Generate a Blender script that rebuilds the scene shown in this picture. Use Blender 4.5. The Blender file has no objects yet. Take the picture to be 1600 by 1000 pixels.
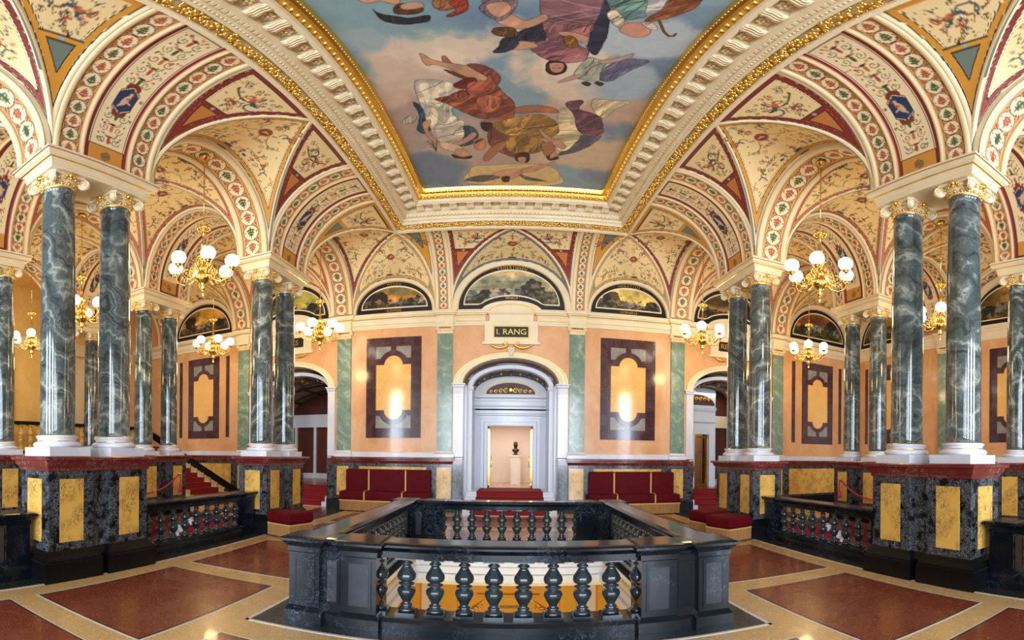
import bpy, math, random
import numpy as np
from mathutils import Vector, Matrix
random.seed(7)
rng = np.random.default_rng(7)
PI = math.pi
scene = bpy.context.scene
COL = scene.collection
EYE = 1.70

# ------------------------------------------------------------------ helpers
def lin(c):
    """display colour (0-255 or 0-1) to linear"""
    c = [v / 255.0 if max(c) > 1.0 else v for v in c]
    return tuple((v / 12.92) if v <= 0.04045 else ((v + 0.055) / 1.055) ** 2.4 for v in c)
def linn(a):
    a = np.asarray(a, float)
    return np.where(a <= 0.04045, a / 12.92, ((a + 0.055) / 1.055) ** 2.4)

class Nodes:
    def __init__(s, name):
        m = bpy.data.materials.new(name); m.use_nodes = True
        s.m = m; s.t = m.node_tree; s.b = s.t.nodes['Principled BSDF']
    def n(s, typ, **kw):
        nd = s.t.nodes.new(typ)
        for k, v in kw.items():
            if k in nd.inputs: 
                if hasattr(v, 'is_linked') or isinstance(v, bpy.types.NodeSocket): s.t.links.new(v, nd.inputs[k])
                else: nd.inputs[k].default_value = v
            else: setattr(nd, k, v)
        return nd
    def link(s, a, b): s.t.links.new(a, b)
    def pos(s, scale=(1, 1, 1)):
        g = s.n('ShaderNodeNewGeometry')
        mp = s.n('ShaderNodeMapping'); mp.inputs['Scale'].default_value = scale
        s.link(g.outputs['Position'], mp.inputs['Vector']); return mp.outputs[0]
    def noise(s, vec, scale, detail=4, rough=.55, dist=0.0, out='Fac'):
        nd = s.n('ShaderNodeTexNoise'); nd.inputs['Scale'].default_value = scale
        nd.inputs['Detail'].default_value = detail; nd.inputs['Roughness'].default_value = rough
        nd.inputs['Distortion'].default_value = dist
        s.link(vec, nd.inputs['Vector']); return nd.outputs[out]
    def ramp(s, fac, stops, mode='LINEAR'):
        r = s.n('ShaderNodeValToRGB'); cr = r.color_ramp; cr.interpolation = mode
        while len(cr.elements) < len(stops): cr.elements.new(.5)
        for e, (p, c) in zip(cr.elements, stops):
            e.position = p; e.color = (*c, 1) if len(c) == 3 else c
        s.link(fac, r.inputs[0]); return r.outputs[0]
    def mix(s, fac, a, b, mode='MIX'):
        m = s.n('ShaderNodeMix'); m.data_type = 'RGBA'; m.blend_type = mode
        for sock, v in ((m.inputs[0], fac), (m.inputs[6], a), (m.inputs[7], b)):
            if isinstance(v, bpy.types.NodeSocket): s.link(v, sock)
            elif isinstance(v, (int, float)): sock.default_value = v
            else: sock.default_value = (*v, 1)
        return m.outputs[2]
    def math(s, op, a, b=0.0):
        m = s.n('ShaderNodeMath'); m.operation = op
        for i, v in enumerate((a, b)):
            if isinstance(v, bpy.types.NodeSocket): s.link(v, m.inputs[i])
            else: m.inputs[i].default_value = v
        return m.outputs[0]
    def fin(s, color=None, rough=.5, metal=0.0, spec=None, coat=0.0, bump=None, bstr=.3, bdist=.01):
        b = s.b
        if color is not None:
            if isinstance(color, bpy.types.NodeSocket): s.link(color, b.inputs['Base Color'])
            else: b.inputs['Base Color'].default_value = (*color, 1)
        if isinstance(rough, bpy.types.NodeSocket): s.link(rough, b.inputs['Roughness'])
        else: b.inputs['Roughness'].default_value = rough
        b.inputs['Metallic'].default_value = metal
        if spec is not None: b.inputs['Specular IOR Level'].default_value = spec
        b.inputs['Coat Weight'].default_value = coat
        b.inputs['Coat Roughness'].default_value = .06
        if bump is not None:
            bp = s.n('ShaderNodeBump'); bp.inputs['Strength'].default_value = bstr; bp.inputs['Distance'].default_value = bdist
            s.link(bump, bp.inputs['Height']); s.link(bp.outputs[0], b.inputs['Normal'])
        return s.m

M = {}
def marble_green(name, dark, mid, light, sc=1.0, rough=.12, diag=False):
    """flowing agate-like bands: sawtooth waves along a strongly warped height"""
    k = Nodes(name); p = k.pos()
    sp = k.n('ShaderNodeSeparateXYZ'); k.link(p, sp.inputs[0])
    big = k.noise(p, .75 * sc, 3, .5, .4); medn = k.noise(p, 3.4 * sc, 4, .6, .8); fine = k.noise(p, 16 * sc, 5, .7, .5)
    h = k.math('ADD', k.math('MULTIPLY', sp.outputs[2], 1.5 * sc), k.math('MULTIPLY', k.math('ADD', sp.outputs[0], sp.outputs[1]), (1.9 if diag else .55) * sc))
    ph = k.math('ADD', k.math('ADD', h, k.math('MULTIPLY', big, 6.0)), k.math('ADD', k.math('MULTIPLY', medn, 1.5), k.math('MULTIPLY', fine, .34)))
    fr = k.math('FRACT', ph)
    mm = tuple((a * .55 + b * .45) for a, b in zip(mid, light))
    c1 = k.ramp(fr, [(0.0, light), (.07, mm), (.22, mid), (.50, dark), (.80, mid), (.93, mm), (1.0, light)])
    fr2 = k.math('FRACT', k.math('MULTIPLY', ph, 3.0))
    c2 = k.ramp(fr2, [(0.0, mm), (.15, mid), (.6, dark), (1.0, mm)])
    sel = k.ramp(k.noise(p, 1.3 * sc, 4, .6, .6), [(.40, (0, 0, 0)), (.60, (1, 1, 1))])
    c = k.mix(k.math('MULTIPLY', sel, .62), c1, c2)
    patch = k.ramp(k.noise(p, 1.7 * sc, 5, .65, 1.2), [(.36, (0, 0, 0)), (.54, (.75,) * 3)])
    c = k.mix(k.math('SUBTRACT', .8, patch), c, k.mix(fine, dark, mid))
    sp2 = k.ramp(k.noise(p, 42, 4, .75), [(.60, (0, 0, 0)), (.76, (.6,) * 3)])
    c = k.mix(sp2, c, light)
    return k.fin(c, rough, coat=.6)
M['green'] = marble_green('green_cloudy_marble', lin((38, 46, 47)), lin((78, 90, 89)), lin((172, 176, 164)))
M['greenp'] = marble_green('pale_green_marble', lin((98, 122, 106)), lin((124, 146, 126)), lin((174, 188, 166)), .8, .22, True)

M['greenp'].node_tree.nodes['Principled BSDF'].inputs['Coat Weight'].default_value = .15
def speck(name, ground, spk, scale=9, lo=.0, hi=.06, rough=.2, extra=None, coat=.3, msc=None, mr=(.40, .58)):
    k = Nodes(name); p = k.pos()
    w = k.noise(p, 6, 3, .5, out='Color')
    add = k.n('ShaderNodeVectorMath'); add.operation = 'MULTIPLY_ADD'
    k.link(w, add.inputs[0]); add.inputs[1].default_value = (.5, .5, .5); k.link(p, add.inputs[2])
    n = k.noise(add.outputs[0], scale, 6, .7, 1.6)
    d = k.math('ABSOLUTE', k.math('SUBTRACT', n, .5))
    msk = k.noise(p, msc or scale * .35, 2, .5)
    msk = k.ramp(msk, [(mr[0], (0, 0, 0)), (mr[1], (1, 1, 1))])
    f = k.ramp(d, [(lo, (1, 1, 1)), (hi, (0, 0, 0))])
    f = k.math('MULTIPLY', f, msk)
    g2 = k.noise(p, 2.2, 4, .6)
    gnd = k.mix(k.math('MULTIPLY', g2, .8), ground, extra or ground)
    c = k.mix(f, gnd, spk)
    return k.fin(c, rough, coat=coat)
M['dado'] = speck('black_white_veined_marble', lin((12, 14, 18)), lin((206, 210, 218)), 19, 0, .016, .18, coat=.1, msc=8, mr=(.36, .52))
M['siena'] = speck('yellow_siena_marble', lin((220, 168, 74)), lin((58, 42, 40)), 7, 0, .040, .22, lin((226, 184, 100)), msc=3.6)
M['purple'] = speck('dark_purple_marble', lin((72, 40, 46)), lin((150, 128, 130)), 12, 0, .015, .16, lin((56, 36, 44)))
M['redm'] = speck('red_white_marble', lin((112, 38, 36)), lin((200, 160, 150)), 5, 0, .012, .2, lin((92, 28, 28)))
M['bal'] = speck('dark_serpentine_marble', lin((9, 12, 16)), lin((112, 124, 138)), 4.2, 0, .006, .14, lin((18, 26, 36)), coat=.0, msc=2.2, mr=(.46, .62))
M['balgrey'] = speck('grey_clouded_serpentine', lin((24, 26, 30)), lin((124, 130, 138)), 4.2, 0, .007, .2, lin((66, 66, 74)), coat=.0, msc=2.2, mr=(.44, .60))
for q_ in ('bal', 'balgrey'): M[q_].node_tree.nodes['Principled BSDF'].inputs['Specular IOR Level'].default_value = .28
M['baluster'] = speck('polished_grey_green_stone', lin((24, 31, 35)), lin((84, 98, 102)), 12, 0, .012, .12, lin((42, 52, 56)), coat=.5)
M['blackst'] = speck('black_polished_stone', lin((10, 10, 12)), lin((50, 50, 56)), 4, 0, .006, .34, coat=0); M['blackst'].node_tree.nodes['Principled BSDF'].inputs['Specular IOR Level'].default_value = .22
M['grey'] = speck('grey_inlay_marble', lin((140, 138, 130)), lin((178, 176, 168)), 9, 0, .03, .2, lin((124, 120, 112)))
M['yellowin'] = speck('golden_inlay_marble', lin((232, 178, 98)), lin((214, 150, 70)), 8, 0, .03, .13, lin((238, 196, 124)), coat=.25)

def softwall(name, a, b, rough=.3, sc=1.6, coat=.25):
    k = Nodes(name); p = k.pos((1, 1, .7))
    n = k.noise(p, sc, 6, .62, .8); n2 = k.noise(p, 9, 4, .6, 1.0)
    c = k.mix(k.ramp(n, [(.35, (0, 0, 0)), (.68, (1, 1, 1))]), a, b)
    c = k.mix(k.math('MULTIPLY', n2, .25), c, b)
    return k.fin(c, rough, coat=coat)
M['peach'] = softwall('peach_polished_stucco', lin((228, 180, 132)), lin((212, 150, 98)))
M['cream'] = softwall('ivory_stucco', lin((236, 220, 186)), lin((228, 208, 170)), .5, 2, 0)
M['white'] = softwall('white_marble', lin((228, 228, 234)), lin((206, 208, 220)), .3, 2, .2)
M['paint'] = softwall('white_lacquered_wood', lin((224, 228, 236)), lin((214, 218, 230)), .35, 1, .2)
M['honey'] = softwall('honey_yellow_stucco', lin((240, 200, 124)), lin((230, 178, 92)), .5, 2, 0)
M['yellow'] = softwall('golden_yellow_plaster', lin((244, 176, 36)), lin((236, 160, 28)), .6, 1, 0)
M['pink'] = softwall('pale_pink_plaster', lin((240, 222, 206)), lin((236, 212, 190)), .5, 1, 0)
M['brown'] = softwall('red_brown_wall_panel', lin((96, 44, 30)), lin((76, 34, 26)), .5, 1, 0)
k = Nodes('gold_leaf'); n = k.noise(k.pos(), 40, 4, .6); M['gold'] = k.fin(k.mix(n, (.85, .52, .09), (.95, .68, .2)), .28, 1.0, bump=n, bstr=.25, bdist=.006)
k = Nodes('polished_brass'); M['brass'] = k.fin((.88, .58, .16), .16, 1.0)
k = Nodes('dark_bronze'); M['bronze'] = k.fin(lin((70, 52, 40)), .4, .6)
k = Nodes('black_lacquer'); M['black'] = k.fin(lin((24, 20, 18)), .35)
k = Nodes('red_velvet'); n = k.noise(k.pos(), 5, 4, .6); M['velvet'] = k.fin(k.mix(n, lin((104, 6, 20)), lin((68, 3, 12))), .7, spec=.15)
k = Nodes('red_carpet'); n = k.noise(k.pos(), 120, 2, .6); M['carpet'] = k.fin(k.mix(n, lin((146, 14, 24)), lin((116, 8, 18))), .9, bump=n, bstr=.2, bdist=.004)
k = Nodes('tan_fringe')
wv = k.n('ShaderNodeTexNoise'); wv.inputs['Scale'].default_value = 1.0; wv.inputs['Detail'].default_value = 2
k.link(k.pos((90, 90, 3)), wv.inputs['Vector'])
M['fringe'] = k.fin(k.mix(wv.outputs[0], lin((112, 74, 40)), lin((196, 146, 88))), .8, bump=wv.outputs[0], bstr=.7, bdist=.01)
k = Nodes('gold_braid'); M['braid'] = k.fin(lin((214, 168, 96)), .6)
k = Nodes('crimson_rope'); M['rope'] = k.fin(lin((190, 22, 70)), .6)
k = Nodes('extinguisher_red'); M['extred'] = k.fin(lin((190, 20, 30)), .3)
k = Nodes('opal_globe_glass'); e = k.b; e.inputs['Base Color'].default_value = (1, 1, 1, 1); e.inputs['Emission Color'].default_value = (1, .93, .80, 1); e.inputs['Emission Strength'].default_value = 5.0; M['globe'] = k.m
k = Nodes('window_glass'); k.b.inputs['Transmission Weight'].default_value = 1; k.b.inputs['Roughness'].default_value = .02; M['glass'] = k.m

def terrazzo(name, a, b, chip, thr, sc=130):
    k = Nodes(name); p = k.pos()
    v = k.n('ShaderNodeTexVoronoi'); v.inputs['Scale'].default_value = sc; k.link(p, v.inputs['Vector'])
    r = k.n('ShaderNodeSeparateColor'); k.link(v.outputs['Color'], r.inputs[0])
    c = k.mix(r.outputs[0], a, b)
    c = k.mix(k.math('GREATER_THAN', r.outputs[1], thr), c, chip)
    n = k.noise(p, .9, 4, .6)
    c = k.mix(k.math('MULTIPLY', n, .35), c, a)
    v2 = k.n('ShaderNodeTexVoronoi'); v2.inputs['Scale'].default_value = 14; k.link(p, v2.inputs['Vector'])
    c = k.mix(k.math('LESS_THAN', v2.outputs['Distance'], .07), c, chip)
    return k.fin(c, k.ramp(k.noise(p, 2.5, 4, .6), [(.3, (.20,) * 3), (.7, (.34,) * 3)]), coat=.2)
M['floor'] = terrazzo('beige_terrazzo', lin((206, 168, 112)), lin((178, 136, 84)), lin((222, 202, 160)), .90)
M['rust'] = terrazzo('rust_red_terrazzo', lin((124, 58, 38)), lin((104, 46, 32)), lin((206, 150, 118)), .985)
M['border'] = terrazzo('black_terrazzo', lin((34, 32, 32)), lin((50, 46, 46)), lin((110, 104, 100)), .97)
M['linew'] = softwall('white_inlay_strip', lin((214, 206, 196)), lin((200, 192, 180)), .3)
M['lineb'] = softwall('black_inlay_strip', lin((26, 22, 24)), lin((34, 30, 30)), .3)
def painted(name, rough=.55):
    k = Nodes(name); a = k.n('ShaderNodeAttribute'); a.attribute_name = 'paint'
    return k.fin(a.outputs['Color'], rough)
M['painted'] = painted('painted_plaster'); M['canvas'] = painted('painted_canvas', .5)

class MB:
    def __init__(s): s.v = []; s.f = []; s.n = 0; s.sm = []
    def add(s, verts, faces, smooth=False):
        s.v.extend([tuple(map(float, p)) for p in verts]); s.f.extend([tuple(i + s.n for i in f) for f in faces]); s.sm.extend([smooth] * len(faces)); s.n += len(verts); return s
    def box(s, x0, x1, y0, y1, z0, z1):
        x0, x1 = sorted((x0, x1)); y0, y1 = sorted((y0, y1))
        v = [(x0, y0, z0), (x1, y0, z0), (x1, y1, z0), (x0, y1, z0), (x0, y0, z1), (x1, y0, z1), (x1, y1, z1), (x0, y1, z1)]
        return s.add(v, [(0, 3, 2, 1), (4, 5, 6, 7), (0, 1, 5, 4), (1, 2, 6, 5), (2, 3, 7, 6), (3, 0, 4, 7)])
    def loft(s, prof, x0, x1, y0, y1, cap=True, smooth=False):
        """rectangular loops grown outward by prof[i][0] at height prof[i][1]"""
        v = []; f = []
        x0, x1 = sorted((x0, x1)); y0, y1 = sorted((y0, y1))
        for o, z in prof: v += [(x0 - o, y0 - o, z), (x1 + o, y0 - o, z), (x1 + o, y1 + o, z), (x0 - o, y1 + o, z)]
        for i in range(len(prof) - 1):
            for j in range(4): a = i * 4 + j; b = i * 4 + (j + 1) % 4; f.append((a, b, b + 4, a + 4))
        if cap: f.append((3, 2, 1, 0)); m = 4 * (len(prof) - 1); f.append((m, m + 1, m + 2, m + 3))
        return s.add(v, f, smooth)
    def lathe(s, prof, seg=20, c=(0, 0, 0), smooth=True, cap=True, axis='z', hh=1.0):
        v = []; f = []
        for r, z in prof:
            for j in range(seg):
                t = 2 * PI * j / seg; a, b = r * math.cos(t), r * math.sin(t)
                v.append((c[0] + a, c[1] + b, c[2] + z * hh) if axis == 'z' else (c[0] + a, c[1] + z, c[2] + b) if axis == 'y' else (c[0] + z, c[1] + a, c[2] + b))
        for i in range(len(prof) - 1):
            for j in range(seg): a = i * seg + j; b = i * seg + (j + 1) % seg; f.append((a, b, b + seg, a + seg))
        if cap: f.append(tuple(range(seg - 1, -1, -1))); m = seg * (len(prof) - 1); f.append(tuple(range(m, m + seg)))
        return s.add(v, f, smooth)
    def sphere(s, c, r, seg=12, rings=8, sc=(1, 1, 1)):
        v = [(c[0], c[1], c[2] - r * sc[2])]; f = []
        for i in range(1, rings):
            ph = -PI / 2 + PI * i / rings
            for j in range(seg):
                t = 2 * PI * j / seg; v.append((c[0] + r * sc[0] * math.cos(ph) * math.cos(t), c[1] + r * sc[1] * math.cos(ph) * math.sin(t), c[2] + r * sc[2] * math.sin(ph)))
        v.append((c[0], c[1], c[2] + r * sc[2]))
        for j in range(seg): f.append((0, 1 + (j + 1) % seg, 1 + j))
        for i in range(rings - 2):
            for j in range(seg): a = 1 + i * seg + j; b = 1 + i * seg + (j + 1) % seg; f.append((a, b, b + seg, a + seg))
        m = len(v) - 1; o = 1 + (rings - 2) * seg
        for j in range(seg): f.append((o + j, o + (j + 1) % seg, m))
        return s.add(v, f, True)
    def tube(s, pts, r, seg=8, cap=True):
        pts = [Vector(p) for p in pts]; v = []; f = []; n = len(pts)
        rr = r if hasattr(r, '__len__') else [r] * n
        up = Vector((0, 0, 1)); prev = None
        for i, p in enumerate(pts):
            d = (pts[min(i + 1, n - 1)] - pts[max(i - 1, 0)]).normalized()
            if prev is None: a = d.cross(up); a = a if a.length > 1e-3 else d.cross(Vector((1, 0, 0)))
            else: a = prev - d * prev.dot(d)
            a.normalize(); prev = a; b = d.cross(a)
            for j in range(seg): t = 2 * PI * j / seg; v.append(p + (a * math.cos(t) + b * math.sin(t)) * rr[i])
        for i in range(n - 1):
            for j in range(seg): q = i * seg + j; w = i * seg + (j + 1) % seg; f.append((q, w, w + seg, q + seg))
        if cap: f.append(tuple(range(seg - 1, -1, -1))); m = seg * (n - 1); f.append(tuple(range(m, m + seg)))
        return s.add(v, f, True)
    def prism(s, poly, d0, d1, plane='xz'):
        """polygon extruded between d0 and d1 along the third axis"""
        m = len(poly)
        def P(a, b, d): return (a, d, b) if plane == 'xz' else (d, a, b) if plane == 'yz' else (a, b, d)
        v = [P(a, b, d0) for a, b in poly] + [P(a, b, d1) for a, b in poly]
        f = [tuple(range(m)), tuple(range(2 * m - 1, m - 1, -1))] + [(i, (i + 1) % m, m + (i + 1) % m, m + i) for i in range(m)]
        return s.add(v, f)
    def strip(s, A, B, d0, d1, plane='xz', closed=False, smooth=False):
        """band between two equally long outlines A and B, extruded d0..d1"""
        m = len(A)
        def P(p, d): return (p[0], d, p[1]) if plane == 'xz' else (d, p[0], p[1]) if plane == 'yz' else (p[0], p[1], d)
        v = [P(p, d0) for p in A] + [P(p, d0) for p in B] + [P(p, d1) for p in A] + [P(p, d1) for p in B]
        f = []; L = m if closed else m - 1
        for i in range(L):
            j = (i + 1) % m
            f += [(i, j, m + j, m + i), (2 * m + i, 3 * m + i, 3 * m + j, 2 * m + j), (i, 2 * m + i, 2 * m + j, j), (m + i, m + j, 3 * m + j, 3 * m + i)]
        if not closed: f += [(0, m, 3 * m, 2 * m), (m - 1, 3 * m - 1, 4 * m - 1, 2 * m - 1)]
        return s.add(v, f, smooth)
    def xf(s, mat, start=0):
        s.v[start:] = [tuple(mat @ Vector(p)) for p in s.v[start:]]; return s
    def build(s, name, mat, parent=None, loc=(0, 0, 0), world=False):
        off = Vector((0, 0, 0))
        if world and parent is not None:
            p = parent
            while p.parent: p = p.parent
            off = Vector(p.location)
        me = bpy.data.meshes.new(name)
        me.from_pydata([(a - off.x, b - off.y, c - off.z) for a, b, c in s.v], [], s.f)
        me.polygons.foreach_set('use_smooth', s.sm)
        me.materials.append(M[mat] if isinstance(mat, str) else mat); me.update()
        o = bpy.data.objects.new(name, me); COL.objects.link(o); o.location = loc
        if parent is not None: o.parent = parent
        return o

def tag(o, label=None, cat=None, group=None, kind=None):
    if label: o['label'] = label
    if cat: o['category'] = cat
    if group: o['group'] = group
    if kind: o['kind'] = kind
    return o
def thing(name, label, cat, loc=(0, 0, 0), rz=0.0, group=None, kind=None):
    o = bpy.data.objects.new(name, None); COL.objects.link(o); o.empty_display_size = .2
    o.location = loc; o.rotation_euler = (0, 0, rz); return tag(o, label, cat, group, kind)
def dup(root, loc, rz=0.0, label=None, group=None):
    def cp(o, par):
        c = o.copy(); COL.objects.link(c); c.parent = par
        for ch in list(o.children): cp(ch, c)
        return c
    r = cp(root, None); r.location = loc; r.rotation_euler = (0, 0, rz)
    if label: r['label'] = label
    if group: r['group'] = group
    return r
def side(s): return 'left' if s < 0 else 'right'

# ------------------------------------------------------------------ painted surfaces
class Paint:
    """colours on a grid of points with surface coordinates a (along) and b (across), metres"""
    def __init__(s, a, b, ground):
        s.a, s.b = a, b; s.c = np.empty(a.shape + (3,)); s.c[:] = np.asarray(ground, float) / 255.0
        s.h = np.zeros(a.shape)
    def fill(s, m, col, k=1.0):
        col = np.asarray(col, float) / 255.0
        m = np.clip(m * k, 0, 1) if m.dtype != bool else m * k
        s.c += (col - s.c) * m[..., None]
    def win(s, a0, b0, R):
        return np.nonzero((np.abs(s.a - a0) < R) & (np.abs(s.b - b0) < R))
    def ell(s, a0, b0, ra, rb, rot, col, k=1.0):
        w = s.win(a0, b0, max(ra, rb) * 1.05 + .01)
        if not len(w[0]): return
        x, y = s.a[w] - a0, s.b[w] - b0; cr, sr = math.cos(rot), math.sin(rot)
        u, v = x * cr + y * sr, -x * sr + y * cr
        m = np.clip((1.0 - np.sqrt((u / ra) ** 2 + (v / rb) ** 2)) * min(ra, rb) / .008 + .5, 0, 1) * k
        s.c[w] += (np.asarray(col, float) / 255.0 - s.c[w]) * m[:, None]
    def stroke(s, pts, wd, col, k=1.0):
        pts = np.asarray(pts, float); lo, hi = pts.min(0), pts.max(0); c = (lo + hi) / 2; R = (hi - lo).max() / 2 + wd + .01
        w = s.win(c[0], c[1], R)
        if not len(w[0]): return
        x, y = s.a[w], s.b[w]; d = np.full(x.shape, 9.0)
        for p, q in zip(pts[:-1], pts[1:]):
            e = q - p; L = e @ e + 1e-12; t = np.clip(((x - p[0]) * e[0] + (y - p[1]) * e[1]) / L, 0, 1)
            d = np.minimum(d, np.hypot(x - p[0] - t * e[0], y - p[1] - t * e[1]))
        m = np.clip((wd - d) / .006 + .5, 0, 1) * k
        s.c[w] += (np.asarray(col, float) / 255.0 - s.c[w]) * m[:, None]
    def spiral(s, a0, b0, r, ang, turn, wd, col):
        t = np.linspace(0, 1, 18); rr = r * (1 - t * .9); th = ang + turn * t * 2 * PI * 1.3
        s.stroke(np.stack([a0 + rr * np.cos(th), b0 + rr * np.sin(th)], 1), wd, col)

RED = (138, 42, 34); GRN = (66, 84, 40); BLU = (64, 80, 100); OCH = (186, 112, 40); DRK = (30, 34, 36); TER = (170, 76, 44); BRN = (100, 64, 40)
def sprig(P, a, b, L, ang, col):
    ca, sa = math.cos(ang), math.sin(ang); q = []
    for t in (0, .33, .66, 1): q.append((a + ca * L * t - sa * L * .14 * math.sin(t * 4), b + sa * L * t + ca * L * .14 * math.sin(t * 4)))
    P.stroke(q, .005, col)
    for i in range(1, 7):
        t = i / 7; sg = 1 if i % 2 else -1
        P.ell(a + ca * L * t - sa * sg * L * .10, b + sa * L * t + ca * sg * L * .10, L * .09, L * .035, ang + sg * .7, col)
def beast(P, a, b, S, ang, flip, body, tail):
    """winged or fish tailed acrobat: torso, head, arms, curling tail, wings"""
    ca, sa = math.cos(ang), math.sin(ang)
    def T(u, v): v *= flip; return a + (u * ca - v * sa) * S, b + (u * sa + v * ca) * S
    P.ell(*T(0, 0), S * .20, S * .11, ang + .5 * flip, body); P.ell(*T(.24, .13), S * .075, S * .075, 0, body)
    P.stroke([T(.1, .05), T(.3, -.1), T(.42, -.04)], S * .028, body); P.stroke([T(.08, .08), T(.1, .3), T(.22, .42)], S * .026, body)
    t = np.linspace(0, 1, 12); th = 3.4 + t * 4.2; r = .34 * (1 - .7 * t)
    P.stroke([T(-.34 + .0 * i + r_ * math.cos(h), -.16 + r_ * math.sin(h)) for i, (h, r_) in enumerate(zip(th, r))], S * .035, tail)
    P.stroke([T(-.1, -.03), T(-.25, -.12), T(-.42, -.02)], S * .06, tail)
    P.ell(*T(-.02, .28), S * .20, S * .05, ang + 1.1 * flip, BLU)
def candel(P, a, b, S, ang):
    ca, sa = math.cos(ang), math.sin(ang)
    def T(u, v): return a + (u * ca - v * sa) * S, b + (u * sa + v * ca) * S
    P.stroke([T(0, 0), T(1, 0)], .006, BRN)
    for u, r in ((.05, .10), (.35, .06), (.55, .11), (.8, .05)): P.ell(*T(u, 0), S * .035, S * r, ang, TER if u > .4 else OCH)
    for sg in (-1, 1):
        q = T(.6, .16 * sg); P.spiral(q[0], q[1], S * .13, ang + PI / 2 * sg, sg, .005, GRN)
        q = T(.25, .12 * sg); P.spiral(q[0], q[1], S * .09, ang + PI / 2 * sg, -sg, .005, RED)
        P.stroke([T(1, 0), T(1.12, .13 * sg)], .007, GRN)
def cameo(P, a, b, S, col, fig=(214, 186, 140), lon=True):
    P.ell(a, b, S * 1.16, S * 1.16 * (.8 if lon else 1), 0, DRK); P.ell(a, b, S * 1.1, S * 1.1 * (.8 if lon else 1), 0, OCH); P.ell(a, b, S, S * (.8 if lon else 1), 0, col)
    P.ell(a, b, S * .45, S * .16, .3, fig); P.ell(a + S * .5, b + S * .1, S * .13, S * .13, 0, fig); P.stroke([(a - S * .3, b - S * .3), (a, b), (a - S * .2, b + S * .35)], S * .06, fig)
def filler(P, inside, n, seed, lo=.06, hi=.12):
    n = int(n * .8)
    """small sprigs, scrolls and dots scattered where inside() holds"""
    r = random.Random(seed); a0, a1, b0, b1 = P.a.min(), P.a.max(), P.b.min(), P.b.max(); k = 0; tries = 0
    while k < n and tries < n * 12:
        tries += 1; a, b = r.uniform(a0, a1), r.uniform(b0, b1)
        if not inside(a, b): continue
        k += 1; L = r.uniform(lo, hi); kind = r.random(); c = r.choice([RED, GRN, BLU, OCH, TER, GRN, DRK, BRN])
        if kind < .4: P.spiral(a, b, L * .55, r.uniform(0, 6), r.choice((-1, 1)), .0060, c)
        elif kind < .7: sprig(P, a, b, L, r.uniform(0, 6.28), c)
        elif kind < .88: P.ell(a, b, L * .22, L * .13, r.uniform(0, 3), c); P.ell(a + L * .25, b + L * .1, L * .09, L * .09, 0, c)
        else: P.stroke([(a, b), (a + L * .3, b + L * .2), (a + L * .6, b - L * .1)], .006, c)

def qcurve(P0, A, n, half='up'):
    """quarter ellipse from springing P0 to crown A"""
    t = np.linspace(0, PI / 2, n)[:, None]; P0 = np.asarray(P0, float); A = np.asarray(A, float)
    xy = P0[:2] + (A[:2] - P0[:2]) * (1 - np.cos(t)); z = P0[2] + (A[2] - P0[2]) * np.sin(t)
    return np.concatenate([xy, z], 1)
def resample(C, n):
    d = np.r_[0, np.cumsum(np.linalg.norm(np.diff(C, axis=0), axis=1))]; u = np.linspace(0, d[-1], n)
    return np.stack([np.interp(u, d, C[:, i]) for i in range(3)], 1)
def grid_obj(parts, name, mat, label, mirror=1, parent=None, kind='structure', cat='vault'):
    """parts: list of (positions, colours) grids -> one mesh with a 'paint' colour per point"""
    V = []; Fs = []; Cs = []; off = 0
    for Pg, Cg in parts:
        n, m = Pg.shape[:2]; q = Pg.reshape(-1, 3).copy(); q[:, 0] *= mirror
        idx = np.arange(n * m).reshape(n, m) + off
        f = np.stack([idx[:-1, :-1], idx[1:, :-1], idx[1:, 1:], idx[:-1, 1:]], -1).reshape(-1, 4)
        V.append(q); Fs.append(f); Cs.append(Cg.reshape(-1, 3)); off += n * m
    V = np.concatenate(V); Fc = np.concatenate(Fs); C = linn(np.clip(np.concatenate(Cs), 0, 1))
    me = bpy.data.meshes.new(name); me.vertices.add(len(V)); me.vertices.foreach_set('co', V.astype(np.float32).ravel())
    me.loops.add(Fc.size); me.loops.foreach_set('vertex_index', Fc.astype(np.int32).ravel())
    me.polygons.add(len(Fc)); me.polygons.foreach_set('loop_start', (np.arange(len(Fc)) * 4).astype(np.int32)); me.polygons.foreach_set('use_smooth', np.ones(len(Fc), bool))
    at = me.color_attributes.new('paint', 'BYTE_COLOR' if len(V) > 3e6 else 'FLOAT_COLOR', 'POINT')
    at.data.foreach_set('color', np.concatenate([C, np.ones((len(C), 1))], 1).astype(np.float32).ravel())
    me.materials.append(M[mat]); me.update(calc_edges=True); me.validate()
    o = bpy.data.objects.new(name, me); COL.objects.link(o)
    if parent is not None: o.parent = parent
    elif label: tag(o, label, cat, None, kind)
    return o
ROOM = np.array([0.0, 6.0, 3.0])
def relief(Pg, h, toward=None):
    du = np.gradient(Pg, axis=0); dv = np.gradient(Pg, axis=1); n = np.cross(du, dv); n /= np.linalg.norm(n, axis=-1, keepdims=True) + 1e-9
    t = (np.asarray(toward) if toward is not None else ROOM) - Pg; sgn = np.sign((n * t).sum(-1, keepdims=True))
    return Pg + n * sgn * h[..., None]
def ruled(C1, C2, nt):
    t = np.linspace(0, 1, nt)[None, :, None]; return C1[:, None] * (1 - t) + C2[:, None] * t
CREAM = (234, 208, 154); RIB = (234, 214, 172)
def noisy(P, amt=.02):
    P.c *= 1 + amt * (rng.random(P.a.shape)[..., None] - .5)

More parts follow.
